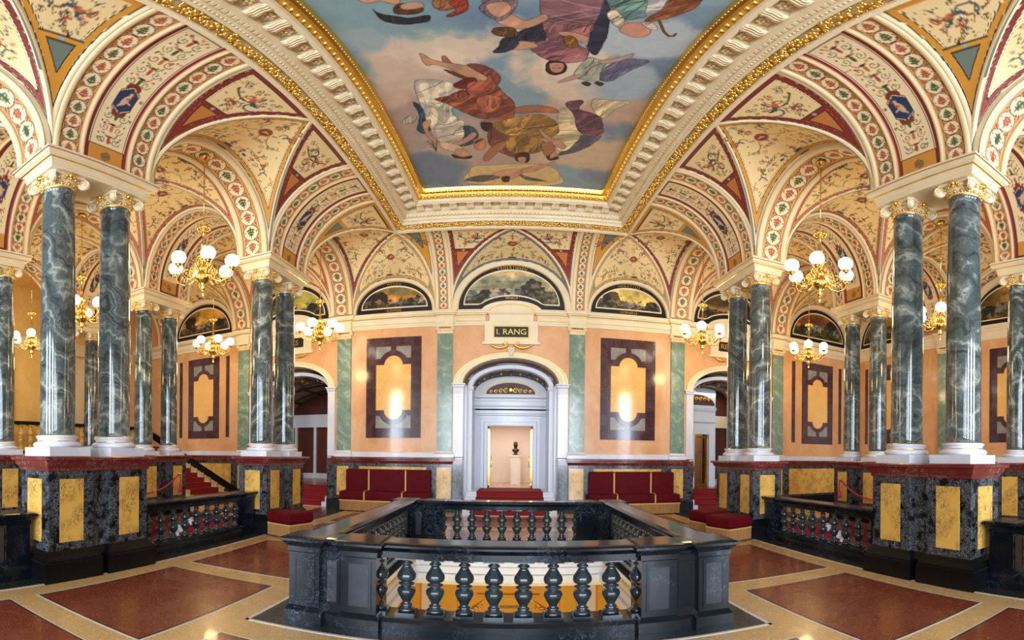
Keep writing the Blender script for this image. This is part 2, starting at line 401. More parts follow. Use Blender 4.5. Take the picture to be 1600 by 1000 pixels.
def border(P, d, band, rib=.06, bw=.085, hb=.03):
    """cornice lines of a painted field by distance d from its edges"""
    bc = np.asarray(band)
    o = rib
    pat = .5 + .5 * np.sin(P.a * 60) * np.sin(P.b * 60)
    P.fill((d < o + .026 + bw + .03), (238, 222, 182))
    m = (d > o + .024) & (d < o + .024 + bw); P.fill(m, band); P.fill(m & (pat > .82), tuple(bc * .78 + 30))
    for x0, x1, c in ((o + .004, o + .021, DRK), (o + .025 + bw, o + .040 + bw, DRK), (o + .060 + bw, o + .066 + bw, BRN)):
        P.fill((d > x0) & (d < x1), c)
    m = d < o; P.fill(m, RIB); P.h += np.where(m, hb * np.sqrt(np.clip(1 - (d / o) ** 2, 0, 1)), 0)
    return o + bw + .066

def spandrel(G, Ed, top, band, inset, seed, nt=110, rib2=True, toward=None):
    """painted triangle between groin curve G and band edge Ed; top = has a top border"""
    n = len(G); Pg = ruled(G, Ed, nt); w = np.linalg.norm(Ed - G, axis=1)[:, None]
    mid = (G + Ed) / 2; s = np.r_[0, np.cumsum(np.linalg.norm(np.diff(mid, axis=0), axis=1))][:, None]
    t = np.linspace(0, 1, nt)[None]; a = s + 0 * t; b = (t - .5) * w
    d = np.minimum(t * w, (1 - t) * w); S = s[-1, 0]
    dd = np.minimum(d, S - a + .06)
    P = Paint(a, b, CREAM); 
    ws = lambda x: float(np.interp(x, s[:, 0], w[:, 0]))
    # width at which the ornament field opens
    s_open = float(np.interp(.50, w[:, 0], s[:, 0])); s_bar = float(np.interp(.80, w[:, 0], s[:, 0]))
    inner = border(P, dd, band)
    P.fill((a < s_open) & (d > .085), band)
    reg = (a > s_open - .12) & (a < s_bar) & (d > inner - .02)
    P.fill((a > s_open - .1) & (a < s_bar + .10) & (d > .17), band)
    P.fill(reg & (d > inner), inset); P.fill((a < s_bar) & (a > s_open - .12) & (np.abs(d - inner) < .008), DRK); P.fill((np.abs(a - s_bar) < .008) & (d > inner), DRK)
    P.fill((np.abs(a - s_bar - .10) < .007) & (d > .14), DRK)
    P.ell(s_bar + .05, 0, .035, .035, 0, (150, 170, 180))
    L = S - s_bar
    am = s_bar + .1 + L * .46; bw = ws(am)
    inside = lambda x, y: s_bar + .16 < x < S - .26 and abs(y) < ws(x) / 2 - .26
    r = random.Random(seed)
    sg = 1 if seed % 2 else -1
    beast(P, s_bar + .16 + L * .20, sg * .02, .27, 1.0, sg, TER, BLU)
    beast(P, S - .54, -sg * .12, .46, 1.4, -sg, (186, 98, 62), BLU)
    tt = np.linspace(0, 1, 9); P.stroke(np.stack([am + .10 * np.sin(tt * PI) * -1, (tt - .5) * bw * .42], 1), .014, GRN)
    for q in (-1, 1): P.ell(am + .03, q * bw * .24, .045, .02, q * .6, RED); P.spiral(S - .33, q * .33, .07, 0, q, .007, BLU)
    sprig(P, s_bar + .16, 0, .16, 0, GRN)
    filler(P, inside, 46, seed)
    noisy(P); return relief(Pg, P.h, toward), P.c

def lunette_vault(A, G, band, seed, nt=110, toward=None, ground=CREAM, arch_rib=.05, med=(140, 60, 46)):
    """vault between an arch A (t=0) and the two groins G (t=1), both whole curves from one springing to the other"""
    Pg = ruled(A, G, nt); w = np.linalg.norm(G - A, axis=1)[:, None]
    s = np.r_[0, np.cumsum(np.linalg.norm(np.diff((A + G) / 2, axis=0), axis=1))][:, None]; S = s[-1, 0]
    t = np.linspace(0, 1, nt)[None]; a = s - S / 2 + 0 * t; b = t * w
    P = Paint(a, b, ground); ws = lambda x: float(np.interp(x + S / 2, s[:, 0], w[:, 0]))
    d = np.minimum(b + .04, (w - b)) ; inner = border(P, d, band, .05, .07)
    low = np.abs(a) > S * .36; P.fill(low & (d > .075) & (w < .5), band)
    reg = (np.abs(a) > S * .315) & (np.abs(a) < S * .40) & (d > inner - .01); P.fill(reg, (120, 44, 34) if seed % 2 else (130, 140, 120))
    P.fill((np.abs(np.abs(a) - S * .315) < .008) & (d > .13), DRK)
    W = ws(0)
    # composition standing on the arch edge
    c = W * .52
    cameo(P, 0, c, .13, med)
    for q in (-1, 1):
        tt = np.linspace(0, 1, 12)
        P.stroke(np.stack([q * (.16 + tt * .5), c - .02 - .14 * np.sin(tt * PI) - tt * .05], 1), .007, BRN)
        sprig(P, q * .18, c + .02, .14, PI / 2 - q * .9, GRN)
        candel(P, q * .68, .20, .34, PI / 2); candel(P, q * .34, .18, .20, PI / 2)
        P.ell(q * .48, .22, .06, .03, 0, BLU); beast(P, q * .98, .40, .26, PI / 2 + q * .3, q, OCH, GRN)
        P.spiral(q * .85, .26, .07, 0, q, .006, DRK); P.stroke([(q * 1.15, .2), (q * 1.1, .34), (q * 1.22, .36)], .012, BLU)
        P.stroke([(q * .30, W - .34), (q * .36, W - .30), (q * .40, W - .40)], .016, BLU)
    P.fill((np.abs(a) < .13) & (b > .11) & (b < .20), (120, 126, 128)); P.fill((np.abs(a) < .09) & (b > .125) & (b < .185), (60, 66, 72))
    candel(P, 0, .20, .20, PI / 2)
    if W > 1.0:
        candel(P, 0, c + .2, W - c - .5, PI / 2)
        for q in (-1, 1): beast(P, q * .42, c + .28, .30, PI / 2 - q * .5, -q, TER, BLU)
    inside = lambda x, y: abs(x) < S * .30 and .14 < y < ws(x) - .24
    filler(P, inside, int(60 * max(.6, W)), seed + 50)
    noisy(P); return relief(Pg, P.h, toward), P.c

def medallions(P, b0, half, step, S0, S1, drop=False, sq=1.0):
    n = max(1, int(round((S1 - S0) / step))); st = (S1 - S0) / n
    for i in range(n):
        a = S0 + st * (i + .5); r = min(half * .80, st * .47)
        P.ell(a, b0, r * 1.10, r * 1.10, 0, DRK if i % 2 else (130, 52, 42)); P.ell(a, b0, r, r, 0, (238, 220, 178))
        if drop: P.ell(a + r * .75, b0, r * .55, r * .35, 0, (238, 220, 178))
        c = GRN if i % 2 else TER
        P.stroke([(a - r * .7, b0), (a + r * .7, b0)], r * .07, c)
        for q in (-1, 1):
            for e_, l_ in ((-.35, .5), (0.0, .42), (.32, .28)): P.ell(a + r * e_, b0 + q * r * l_ * .55, r * .14, r * l_ * .62, q * -.5, c)
            P.ell(a - r * .1, b0 + q * r * .82, r * .10, r * .10, 0, RED)
        for q in (-1, 1):
            P.spiral(a - st * .42, b0 + q * half * .55, half * .25, 0, q, .005, RED); P.ell(a + st * .45, b0 + q * half * .68, r * .14, r * .1, 0, BLU)
def band(C1, C2, layout, seed, nt=120, whole=False, toward=None, wide=True):
    """painted arch band between parallel curves C1 and C2. layout: list of (kind, width)"""
    Pg = ruled(C1, C2, nt); w = float(np.linalg.norm(C2[0] - C1[0])); 
    s = np.r_[0, np.cumsum(np.linalg.norm(np.diff((C1 + C2) / 2, axis=0), axis=1))][:, None]; S = s[-1, 0]
    t = np.linspace(0, 1, nt)[None]; a = s + 0 * t; b = w * t + 0 * s
    P = Paint(a, b, RIB); x = 0.0; tot = sum(l[1] for l in layout)
    for kind, ww in layout:
        ww = ww * w / tot; x0, x1 = x, x + ww; m = (b >= x0) & (b < x1); c = (x0 + x1) / 2; x = x1
        u = (b - c) / (ww / 2)
        if kind == 'rib':
            P.h += np.where(m, .045 * np.sqrt(np.clip(1 - (u * .95) ** 2, 0, 1)), 0); P.fill(m & (np.abs(np.abs(u) - .93) < .07), (196, 160, 100)); P.fill(m & (np.abs(np.abs(u) - .6) < .05), (214, 190, 150))
        elif kind == 'orange':
            P.fill(m, (216, 162, 92)); P.fill(m & (np.abs(np.abs(u) - .93) < .03), (150, 90, 50))
            medallions(P, c, ww / 2, ww * .84, .02, S - .02, drop=(seed % 2 == 0))
        elif kind == 'panel':
            P.fill(m, (140, 40, 34)); d = np.minimum(np.minimum(b - x0, x1 - b), S - a + .02); P.fill(m & (d > .055), (244, 232, 206)); P.fill(m & (d > .066), DRK); P.fill(m & (d > .080), (236, 214, 170))
            lo, hi = .0, S
            marks = [S * .5] if whole else [S * .42]
            for a0 in ([.22] if not whole else [.22, S - .22]):
                mm = m & (np.abs(a - a0) < .20) & (d > .06); P.fill(mm, DRK); P.fill(m & (np.abs(a - a0) < .185) & (d > .075), (206, 140, 58)); P.spiral(a0, c, .09, 0, 1, .01, (110, 84, 60)); P.spiral(a0, c, .09, PI, 1, .01, GRN)
            for a0 in ([S * .46] if not whole else [S * .27, S * .73]):
                for q in (-1, 1): P.ell(a0 + q * .25, c, .09, .12, 0, (134, 36, 36))
                hx = np.maximum(np.abs(a - a0) / .29 + .42 * np.abs(b - c) / .165, np.abs(b - c) / .165)
                P.fill(m & (hx < 1.0), DRK); P.fill(m & (hx < .93), (214, 190, 140)); P.fill(m & (hx < .86), (34, 50, 88))
                P.ell(a0, c, .12, .05, .35, (206, 172, 132)); P.ell(a0 + .13, c + .04, .035, .035, 0, (206, 172, 132)); P.stroke([(a0 - .14, c - .07), (a0, c), (a0 - .05, c + .1)], .014, (206, 172, 132))
            pos = np.arange(.55, S - .1, .24) if not whole else np.arange(.55, S - .5, .24)
            for i, a0 in enumerate(pos):
                if min(abs(a0 - q) for q in ([S * .46] if not whole else [S * .27, S * .73])) < .34: continue
                for q in (-1, 1): P.spiral(a0, c + q * .12, .075, PI / 2 * q, q, .006, (BLU, RED, GRN)[i % 3]); sprig(P, a0 + .06, c + q * .05, .12, q * .8, (GRN, TER)[i % 2]); P.ell(a0 + .1, c + q * .19, .018, .012, 0, RED)
                P.ell(a0, c, .07, .028, 0, (TER, OCH, GRN)[i % 3]); P.ell(a0 + .08, c, .02, .05, 0, DRK if i % 2 else RED)
            ins = lambda p, q: .5 < p < S - .1 and abs(q - c) < ww / 2 - .13
            filler(P, ins, 40, seed, .035, .06)
        else: P.fill(m, RIB)
    noisy(P); return relief(Pg, P.h, toward), P.c

# ------------------------------------------------------------------ plan of the hall
S0, ZC, XC, YC = 6.30, 8.30, 3.13, 11.93
XA, XB, X2A, X2B, X3A, X3B = 4.93, 5.67, 8.73, 9.47, 12.5, 13.24
YW, YA = 13.70, 13.58
BAYS = [(-.46, 3.07), (4.81, 8.34), (10.08, YA)]
PAIRS = [(3.43, 4.45), (8.69, 9.74)]
ROWS = [5.30, 9.10, 12.87]

def whole(P0, P1, A, n):
    a = qcurve(P0, A, n); b = qcurve(P1, A, n)[::-1]
    return np.concatenate([a, b[1:]])
def plain(C1, C2, n=3, col=RIB):
    Pg = ruled(C1, C2, n); return Pg, np.broadcast_to(np.array(col) / 255.0, Pg.shape).copy()
GOLDB, REDB, ORB = (212, 148, 52), (132, 40, 34), (206, 156, 84)
LAY = [('rib', .11), ('orange', .31), ('rib', .09), ('panel', .74), ('rib', .09), ('orange', .31), ('rib', .11)]
LAYS = [('rib', .14), ('orange', .46), ('rib', .14)]
def res(y0, y1): return 150 if y1 > 3.2 else 60

hall_parts = []; arc_parts = []; band_parts = []
for bi, (y0, y1) in enumerate(BAYS):
    yc = (y0 + y1) / 2; n = (90, 165, 130)[bi]; nt = (70, 120, 90)[bi]
    apx = (-XC, yc if bi < 2 else YC, ZC)
    P0, P1 = (-XA, y0, S0), (-XA, y1, S0)
    G0, G1 = qcurve(P0, apx, n), qcurve(P1, apx, n)
    E0 = qcurve(P0, (-XC, y0, ZC), n); E1 = qcurve(P1, (-XC, y1, ZC), n)
    bc = (GOLDB, REDB, GOLDB)[bi]
    hall_parts.append(spandrel(G0, E0, True, bc if bi else GOLDB, (110, 122, 112) if bc == GOLDB else (190, 120, 56), 11 + 2 * bi, nt))
    if bi < 2: hall_parts.append(spandrel(G1, E1, True, GOLDB if bi == 0 else REDB, (110, 122, 112) if bi == 0 else (190, 120, 56), 12 + 2 * bi, nt))
    AW = whole(P0, P1, (-XA, yc, ZC), n); GW = np.concatenate([G0, G1[::-1][1:]])
    hall_parts.append(lunette_vault(AW, GW, (REDB, GOLDB, REDB)[bi], 30 + bi, nt))
    # arcade arch soffits of the three rows
    for ri, (xa, xb) in enumerate(((XA, XB), (X2A, X2B), (X3A, X3B))):
        if ri and bi == 0: continue
        nn = n if ri == 0 else 70
        f = .08
        C1 = whole((-xa, y0 + f, S0), (-xa, y1 - f, S0), (-xa, yc, ZC - f), nn)
        C2 = C1.copy(); C2[:, 0] = -xb
        arc_parts.append((f'{ri}', [band(C1, C2, LAYS, bi + 1, 60 if ri == 0 else 34, True, (-(xa + xb) / 2, yc, 3)),
            plain(C1, whole((-xa, y0, S0), (-xa, y1, S0), (-xa, yc, ZC), nn)), plain(C2, whole((-xb, y0, S0), (-xb, y1, S0), (-xb, yc, ZC), nn))]))
    # aisle vaults
    for ai, (xa, xb) in enumerate(((XB, X2A), (X2B, X3A))):
        if bi == 0: continue
        xc = (xa + xb) / 2; m = (100, 60)[ai]; mt = (60, 40)[ai]; cen = (-xc, yc, ZC + .12); tw = (-xc, yc, 3)
        cs = {(i, j): (-(xa, xb)[i], (y0, y1)[j], S0) for i in (0, 1) for j in (0, 1)}
        g = {k_: qcurve(p, cen, m) for k_, p in cs.items()}
        ap = []
        for (ka, kb, crown) in (((0, 0), (0, 1), (-xa, yc, ZC)), ((1, 0), (1, 1), (-xb, yc, ZC)), ((0, 0), (1, 0), (-xc, y0, ZC)), ((0, 1), (1, 1), (-xc, y1, ZC if bi < 2 else 7.84))):
            A_ = whole(cs[ka], cs[kb], crown, m); G_ = np.concatenate([g[ka], g[kb][::-1][1:]])
            ap.append(lunette_vault(A_, G_, (198, 104, 64) if ai == 0 else GOLDB, 60 + bi * 7 + ai, mt, tw, (242, 210, 146)))
        for s in (-1, 1): grid_obj(ap, 'ceiling_vault', 'painted', f'painted cross vault of the {side(s)} {("inner", "outer")[ai]} aisle, {"middle" if bi == 1 else "end"} bay', -s)
# cove bands and cross arches over the column pairs
for pi_, (ya, yb) in enumerate(((3.07, 4.81), (8.34, 10.08))):
    n = (170, 130)[pi_]
    C1, C2 = qcurve((-XA, ya, S0), (-XC, ya, ZC), n), qcurve((-XA, yb, S0), (-XC, yb, ZC), n)
    C1 = resample(C1, n); C2 = resample(C2, n)
    bp = [band(C1, C2, LAY, 21 + pi_ * 2, (130, 110)[pi_])]
    for s in (-1, 1): grid_obj(bp, 'ceiling_rib_band', 'painted', f'broad painted rib band with blue hexagon cameo rising from the {side(s)} {("nearer", "farther")[pi_]} column pair', -s)
    for ai, (xa, xb) in enumerate(((XB, X2A), (X2B, X3A))):
        f = .08; xc = (xa + xb) / 2
        C1 = whole((-xa - f, ya, S0), (-xb + f, ya, S0), (-xc, ya, ZC - f), 70); C2 = C1.copy(); C2[:, 1] = yb
        D1 = whole((-xa, ya, S0), (-xb, ya, S0), (-xc, ya, ZC), 70); D2 = D1.copy(); D2[:, 1] = yb
        bp = [band(C1, C2, LAY, 40 + pi_ + ai, 80, True, (-xc, (ya + yb) / 2, 3)), plain(C1, D1), plain(C2, D2)]
        for s in (-1, 1): grid_obj(bp, 'ceiling_cross_arch', 'painted', f'painted cross arch of the {side(s)} {("inner", "outer")[ai]} aisle over the {("nearer", "farther")[pi_]} columns', -s)
# front cove: corner bay, side lunette bay, centre bay, pilaster band
n, nt = 130, 90
Cc = (-XC, YC, ZC); pc = (-XA, YA, S0); pl = (-2.30, YA, S0); pr = (-1.80, YA, S0)
g2, g3 = qcurve(pc, Cc, n), qcurve(pl, Cc, n)
AL = whole(pc, pl, (-3.615, YA, 7.50), n)
front = [lunette_vault(AL, np.concatenate([g2, g3[::-1][1:]]), ORB, 44, nt), spandrel(g3, qcurve(pl, (-2.30, YC, ZC), n), True, GOLDB, (110, 122, 112), 26, 70)]
g4 = qcurve(pr, (0, YC, ZC), n); mm = g4.copy(); mm[:, 0] *= -1
front2 = [spandrel(g4, qcurve(pr, (-1.80, YC, ZC), n), True, REDB, (190, 120, 56), 27, 90)]
Bn = resample(qcurve(pl, (-2.30, YC, ZC), n), n); Bm = Bn.copy(); Bm[:, 0] = -1.80
fb = [band(Bn, Bm, [('rib', .12), ('orange', .26), ('rib', .12)], 2, 50)]
cen = [lunette_vault(whole(pr, (1.80, YA, S0), (0, YA, 7.98), n), np.concatenate([g4, mm[::-1][1:]]), (110, 120, 140), 47, nt)]
for s in (-1, 1):
    grid_obj(hall_parts, 'ceiling_cove', 'painted', f'painted cove and groined openings along the {side(s)} side of the hall', -s)
    grid_obj(front + front2, 'ceiling_cove', 'painted', f'painted cove above the front wall, {side(s)} half', -s)
    grid_obj(fb, 'ceiling_rib_band', 'painted', f'narrow medallion band above the pilaster {side(s)} of the central portal', -s)
    for nm, pp in zip(range(99), arc_parts):
        grid_obj(pp[1], 'ceiling_arcade_arch', 'painted', f'arcade arch soffit with orange medallion band, {side(s)} side, row {"inner middle outer".split()[int(pp[0])]}, arch {nm}', -s)
grid_obj(cen, 'ceiling_cove', 'painted', 'painted vault over the central lunette')

# ------------------------------------------------------------------ ceiling cornice and picture
CR = (-XC, XC, -3.0, YC)
cor = thing('ceiling_cornice', 'ivory and gold coffer cornice framing the ceiling painting', 'cornice', (0, 4.5, 8.3), kind='structure')
E_ = EYE
def loops(prof): return [(-(XC - x), E_ + z) for x, z in prof]
b = MB(); b.loft(loops([(3.13, 6.60), (3.13, 6.54), (3.07, 6.56), (3.07, 6.66), (2.94, 6.74), (2.90, 6.70), (2.88, 6.78), (2.84, 6.80), (2.82, 6.88), (2.76, 6.90), (2.76, 7.00), (2.70, 7.02), (2.70, 7.16), (2.43, 7.16), (2.43, 7.06), (2.36, 7.10), (2.34, 7.20), (2.30, 7.22)]), *CR, cap=False)
b.build('cornice_moulding', 'cream', cor, world=True)
b = MB(); b.loft(loops([(2.34, 7.20), (2.32, 7.18), (2.27, 7.24), (2.25, 7.32), (2.20, 7.34), (2.17, 7.42), (2.15, 7.47)]), *CR, cap=False)
b.build('gilt_inner_frame', 'gold', cor, world=True)
def run(offx, step, y_end=-1.0):
    """points round the three visible sides of the coffer at half width offx"""
    yf = YC - (XC - offx); out = []
    ny = int((yf - y_end) / step); nx = int(2 * offx / step)
    for i in range(ny): out.append((-offx, yf - (i + .5) * step, PI / 2)); out.append((offx, yf - (i + .5) * step, -PI / 2))
    for i in range(nx): out.append((-offx + (i + .5) * 2 * offx / nx, yf, 0.0))
    return out
b = MB()
for x, y, r in run(2.30, .15): b.sphere((x, y, E_ + 7.235), .052, 8, 5, (1, 1, 1.1)); b.box(x - .022, x + .022, y - .022, y + .022, E_ + 7.17, E_ + 7.26)
for x, y, r in run(2.205, .075, 3.0): b.sphere((x, y, E_ + 7.36), .030, 6, 4)
tag(b.build('egg_and_dart', 'gold', cor, world=True), 'gilt egg and dart beads', kind='stuff')
b = MB()
for x, y, r in run(2.86, .07, 2): b.sphere((x, y, E_ + 6.79), .022, 5, 3)
for x, y, r in run(2.78, .10, 2): b.box(x - .03, x + .03, y - .03, y + .03, E_ + 6.86, E_ + 6.90)
for x, y, r in run(3.08, .09, 2): b.sphere((x, y, E_ + 6.57), .018, 5, 3)
tag(b.build('bead_moulding', 'cream', cor, world=True), kind='stuff')
# gilded fruit garland
b = MB(); rg = random.Random(3)
for x, y, r in run(3.0, .045, 1.8):
    for q in range(4):
        t = rg.uniform(-1, 1); dx, dy = (t * .085, 0) if abs(r) > .1 else (0, t * .085)
        if abs(r) < .1: px, py = x, y + dy
        else: px, py = x + dx, y
        b.sphere((px + rg.uniform(-.02, .02), py + rg.uniform(-.02, .02), E_ + 6.66 + .0 + abs(t) * .045 - .03), rg.uniform(.02, .042), 6, 4, (1, 1, rg.uniform(.7, 1.3)))
tag(b.build('fruit_garland', 'gold', cor, world=True), 'gilt garland of fruit and leaves', kind='stuff')
# modillions and rosettes
def modillion():
    b = MB(); pf = []
    prof = [(-.13, .0), (-.13, -.05), (-.10, -.12), (-.04, -.13), (0, -.10), (.05, -.07), (.10, -.075), (.135, -.06), (.14, -.02), (.14, 0)]
    b.prism([(a * 1.05, z * 1.15) for a, z in prof], -.085, .085, 'yz'); b.box(-.105, .105, -.15, .16, 0, .03)
    for q in (-.045, 0, .045): b.tube([(q, a * 1.05, z * 1.15 - .006) for a, z in prof[2:8]], .014, 5)
    b.lathe([(.0, -.07), (.055, -.10), (.055, .10), (0, .10)], 12, (0, -.095, -.10), axis='x'); b.lathe([(.0, -.095), (.035, -.095), (.035, .095), (0, .095)], 10, (0, .12, -.055), axis='x')
    return b
def rosette():
    b = MB(); b.sphere((0, 0, -.03), .028, 8, 5)
    for i in range(6): t = i * PI / 3; b.sphere((.062 * math.cos(t), .062 * math.sin(t), -.012), .036, 8, 5, (1, 1, .7))
    return b
md = modillion().build('modillion', 'cream', cor); rs = rosette().build('rosette', 'cream', cor); gd = MB()
step = .42; first = True
for k_, (x, y, r) in enumerate(run(2.565, step, 2.2)):
    for src, shift in ((md, 0), (rs, .21)):
        o = src if first else src.copy()
        if not first: COL.objects.link(o)
        o.parent = cor; dx, dy = (shift, 0) if abs(r) < .1 else (0, shift)
        o.location = (x + dx, y + dy - 4.5, E_ + 7.14 - 8.3 + (0 if shift == 0 else .0)); o.rotation_euler = (0, 0, r + PI)
    first = False
# ceiling painting: drifting clouds with generic draped figures
def fbm(X, Y, oct=5, seed=0):
    r = np.random.default_rng(seed); out = 0; amp = 1; tot = 0
    for o in range(oct):
        f = 2.0 ** o; n_ = 96; g = r.random((n_, n_)); x, y = X * f, Y * f
        xi, yi = np.floor(x).astype(int), np.floor(y).astype(int); fx, fy = x - xi, y - yi; fx = fx * fx * (3 - 2 * fx); fy = fy * fy * (3 - 2 * fy)
        a = g[xi % n_, yi % n_]; b_ = g[(xi + 1) % n_, yi % n_]; c = g[xi % n_, (yi + 1) % n_]; d = g[(xi + 1) % n_, (yi + 1) % n_]
        out = out + amp * ((a * (1 - fx) + b_ * fx) * (1 - fy) + (c * (1 - fx) + d * fx) * fy); tot += amp; amp *= .55
    return out / tot
def inpoly(X, Y, poly):
    poly = np.asarray(poly, float)
    # smooth closed outline
    m = len(poly); pts = []
    for i in range(m):
        p0, p1, p2, p3 = poly[i - 1], poly[i], poly[(i + 1) % m], poly[(i + 2) % m]
        for t in (0, .25, .5, .75): pts.append(.5 * ((2 * p1) + (p2 - p0) * t + (2 * p0 - 5 * p1 + 4 * p2 - p3) * t * t + (3 * p1 - p0 - 3 * p2 + p3) * t ** 3))
    pts = np.array(pts); ins = np.zeros(X.shape, bool); x0, y0 = pts.min(0); x1, y1 = pts.max(0)
    w = np.nonzero((X >= x0) & (X <= x1) & (Y >= y0) & (Y <= y1)); x, y = X[w], Y[w]; r = np.zeros(x.shape, bool)
    for p, q in zip(pts, np.roll(pts, -1, 0)):
        c = ((p[1] > y) != (q[1] > y)); xx = (q[0] - p[0]) * (y - p[1]) / (q[1] - p[1] + 1e-12) + p[0]; r ^= c & (x < xx)
    ins[w] = r; return ins
ZP = EYE + 7.45
nx_, ny_ = 620, 960
gx = np.linspace(-2.18, 2.18, nx_)[:, None] + np.zeros((1, ny_)); gy = np.linspace(3.4, 10.98, ny_)[None] + np.zeros((nx_, 1))
P = Paint(gx, gy, (138, 160, 172))
f1 = fbm(gx * .55 + 9, gy * .55 + 9, 6, 5); f2 = fbm(gx * 1.1 + 3, gy * .8 + 31, 6, 8); f3 = fbm(gx * 7, gy * 7, 4, 9); f4 = fbm(gx * 3 + 5, gy * 3, 4, 41); f5 = fbm(gx * 3, gy * 3 + 8, 4, 42)
P.fill(np.clip((f2 - .40) * 3, 0, 1), (128, 158, 164)); P.fill(np.clip((.50 - f1) * 4, 0, 1) * .8, (104, 126, 152))
def canv(x, y):
    th = (x - 797) / 710.0; y = y - 7.1 * math.sin(th); t = math.tan((714 - y) / 710.0); th -= .01 * t * math.cos(th); r = (ZP - EYE) / t
    return r * math.sin(th), r * math.cos(th)
def cloud(x, y, rx, ry, col, k_=1.0, sharp=3.0):
    cx_, cy_ = canv(x, y); x2, _ = canv(x + rx, y); _, y2 = canv(x, y + ry)
    d = np.hypot((gx - cx_) / abs(x2 - cx_), (gy - cy_) / abs(y2 - cy_)) + (f2 - .5) * 1.9 + (f1 - .5) * 1.0
    P.fill(np.clip((1 - d) * sharp, 0, 1) * k_, col)
for a in ((650, 110, 120, 70, (206, 184, 166)), (700, 70, 150, 40, (214, 196, 176)), (620, 190, 70, 60, (172, 150, 142)), (930, 190, 120, 60, (188, 160, 140)), (860, 110, 110, 46, (214, 194, 172)), (1010, 60, 90, 34, (176, 188, 196)), (760, 230, 150, 50, (178, 158, 146)), (980, 130, 60, 30, (160, 178, 190)), (960, 250, 60, 40, (124, 136, 152)), (660, 265, 70, 26, (112, 126, 148)), (900, 240, 90, 24, (198, 176, 150)), (560, 60, 70, 30, (150, 170, 176))): cloud(*a)
cloud(690, 96, 60, 30, (228, 210, 186), .8); cloud(880, 96, 60, 26, (228, 212, 190), .7); cloud(600, 150, 50, 26, (212, 186, 166), .7)
# picture of figures (painted content): outlines in the plane of the canvas
GX, GY, GF3, GF4, GF5 = gx, gy, f3, f4, f5
def shape(pix, col, fold=.35, ang=0.6, fr=26, sd=1, soft=1.0):
    """one smooth outlined colour field of the picture with brushed folds"""
    c = np.asarray(col, float) / 255; poly = np.array([canv(*p) for p in pix]); mm_ = len(poly); sm_ = []
    for i in range(mm_):
        p0, p1, p2, p3 = poly[i - 1], poly[i], poly[(i + 1) % mm_], poly[(i + 2) % mm_]
        for t in (0, .2, .4, .6, .8): sm_.append(.5 * ((2 * p1) + (p2 - p0) * t + (2 * p0 - 5 * p1 + 4 * p2 - p3) * t * t + (3 * p1 - p0 - 3 * p2 + p3) * t ** 3))
    lo, hi = poly.min(0), poly.max(0)
    I = np.nonzero((GX[:, 0] > lo[0] - .12) & (GX[:, 0] < hi[0] + .12))[0]; J = np.nonzero((GY[0] > lo[1] - .12) & (GY[0] < hi[1] + .12))[0]
    if len(I) < 2 or len(J) < 2: return
    W = (slice(I[0], I[-1] + 1), slice(J[0], J[-1] + 1)); gx, gy, f3, f4, f5 = GX[W], GY[W], GF3[W], GF4[W], GF5[W]; C = P.c[W]
    wob = .035 if fold > .14 else .012
    gxw, gyw = gx + wob * (f4 - .5) * 2, gy + wob * (f5 - .5) * 2
    m = inpoly(gxw, gyw, poly)
    ca, sa = math.cos(ang), math.sin(ang); u = gx * ca + gy * sa; v = -gx * sa + gy * ca
    w1 = fbm(gx * 1.6 + sd, gy * 1.6 + sd, 3, sd); n_a = fbm(u * fr * .26 + w1 * 3 + sd, v * 1.5 + w1 * 2, 4, sd + 20)
    rd = np.abs(n_a - .5) * 2; sh = 1 + fold * ((n_a - .5) * 3.4 - .9 * np.clip(.22 - rd, 0, 1) * 3 + (f3 - .5) * .5)
    warm = np.array([1.0, .97, .92])
    C[m] = np.clip(c[None] * sh[m][:, None] * np.where(sh[m][:, None] > 1, warm[None], 1.0), 0, 1)
    if fold > .16:
        q_ = Paint(gxw, gyw, (0, 0, 0)); q2 = Paint(gxw, gyw, (0, 0, 0)); r = random.Random(sd * 7 + mm_)
        for e_ in range(int(8 + 34 * fold)):
            x0, y0 = r.uniform(lo[0], hi[0]), r.uniform(lo[1], hi[1]); L = r.uniform(.25, .8) * max(hi - lo); aa = ang + PI / 2 + r.uniform(-.5, .5); cv = r.uniform(-.6, .6)
            pts = [(x0 + math.cos(aa + cv * t) * L * (t - .5), y0 + math.sin(aa + cv * t) * L * (t - .5)) for t in np.linspace(0, 1, 7)]
            (q_ if e_ % 2 else q2).stroke(pts, r.uniform(.004, .011), (255, 255, 255), r.uniform(.3, .8))
        C += ((c * .38 - C) * q_.c[..., :1] + (np.minimum(1, c * 1.35 + .05) - C) * q2.c[..., :1] * .8) * m[..., None]
    q_ = Paint(gxw, gyw, (0, 0, 0)); q_.stroke(sm_ + [sm_[0]], .012, (255, 255, 255), .5); k_ = q_.c[..., :1] * (m[..., None] * .8 + .2)
    C += (c * .32 - C) * k_
SK = (196, 150, 124); SKD = (164, 112, 86)
shape([(728, 285), (745, 262), (800, 256), (852, 262), (880, 285), (820, 292)], (222, 196, 146), .05)
def Z(ox, oy, *a): return [(ox + a[i] / 4, oy + a[i + 1] / 4) for i in range(0, len(a), 2)]
def A(*a): return Z(400, 0, *a)
def B(*a): return Z(800, 0, *a)
HAIR = (58, 42, 34)
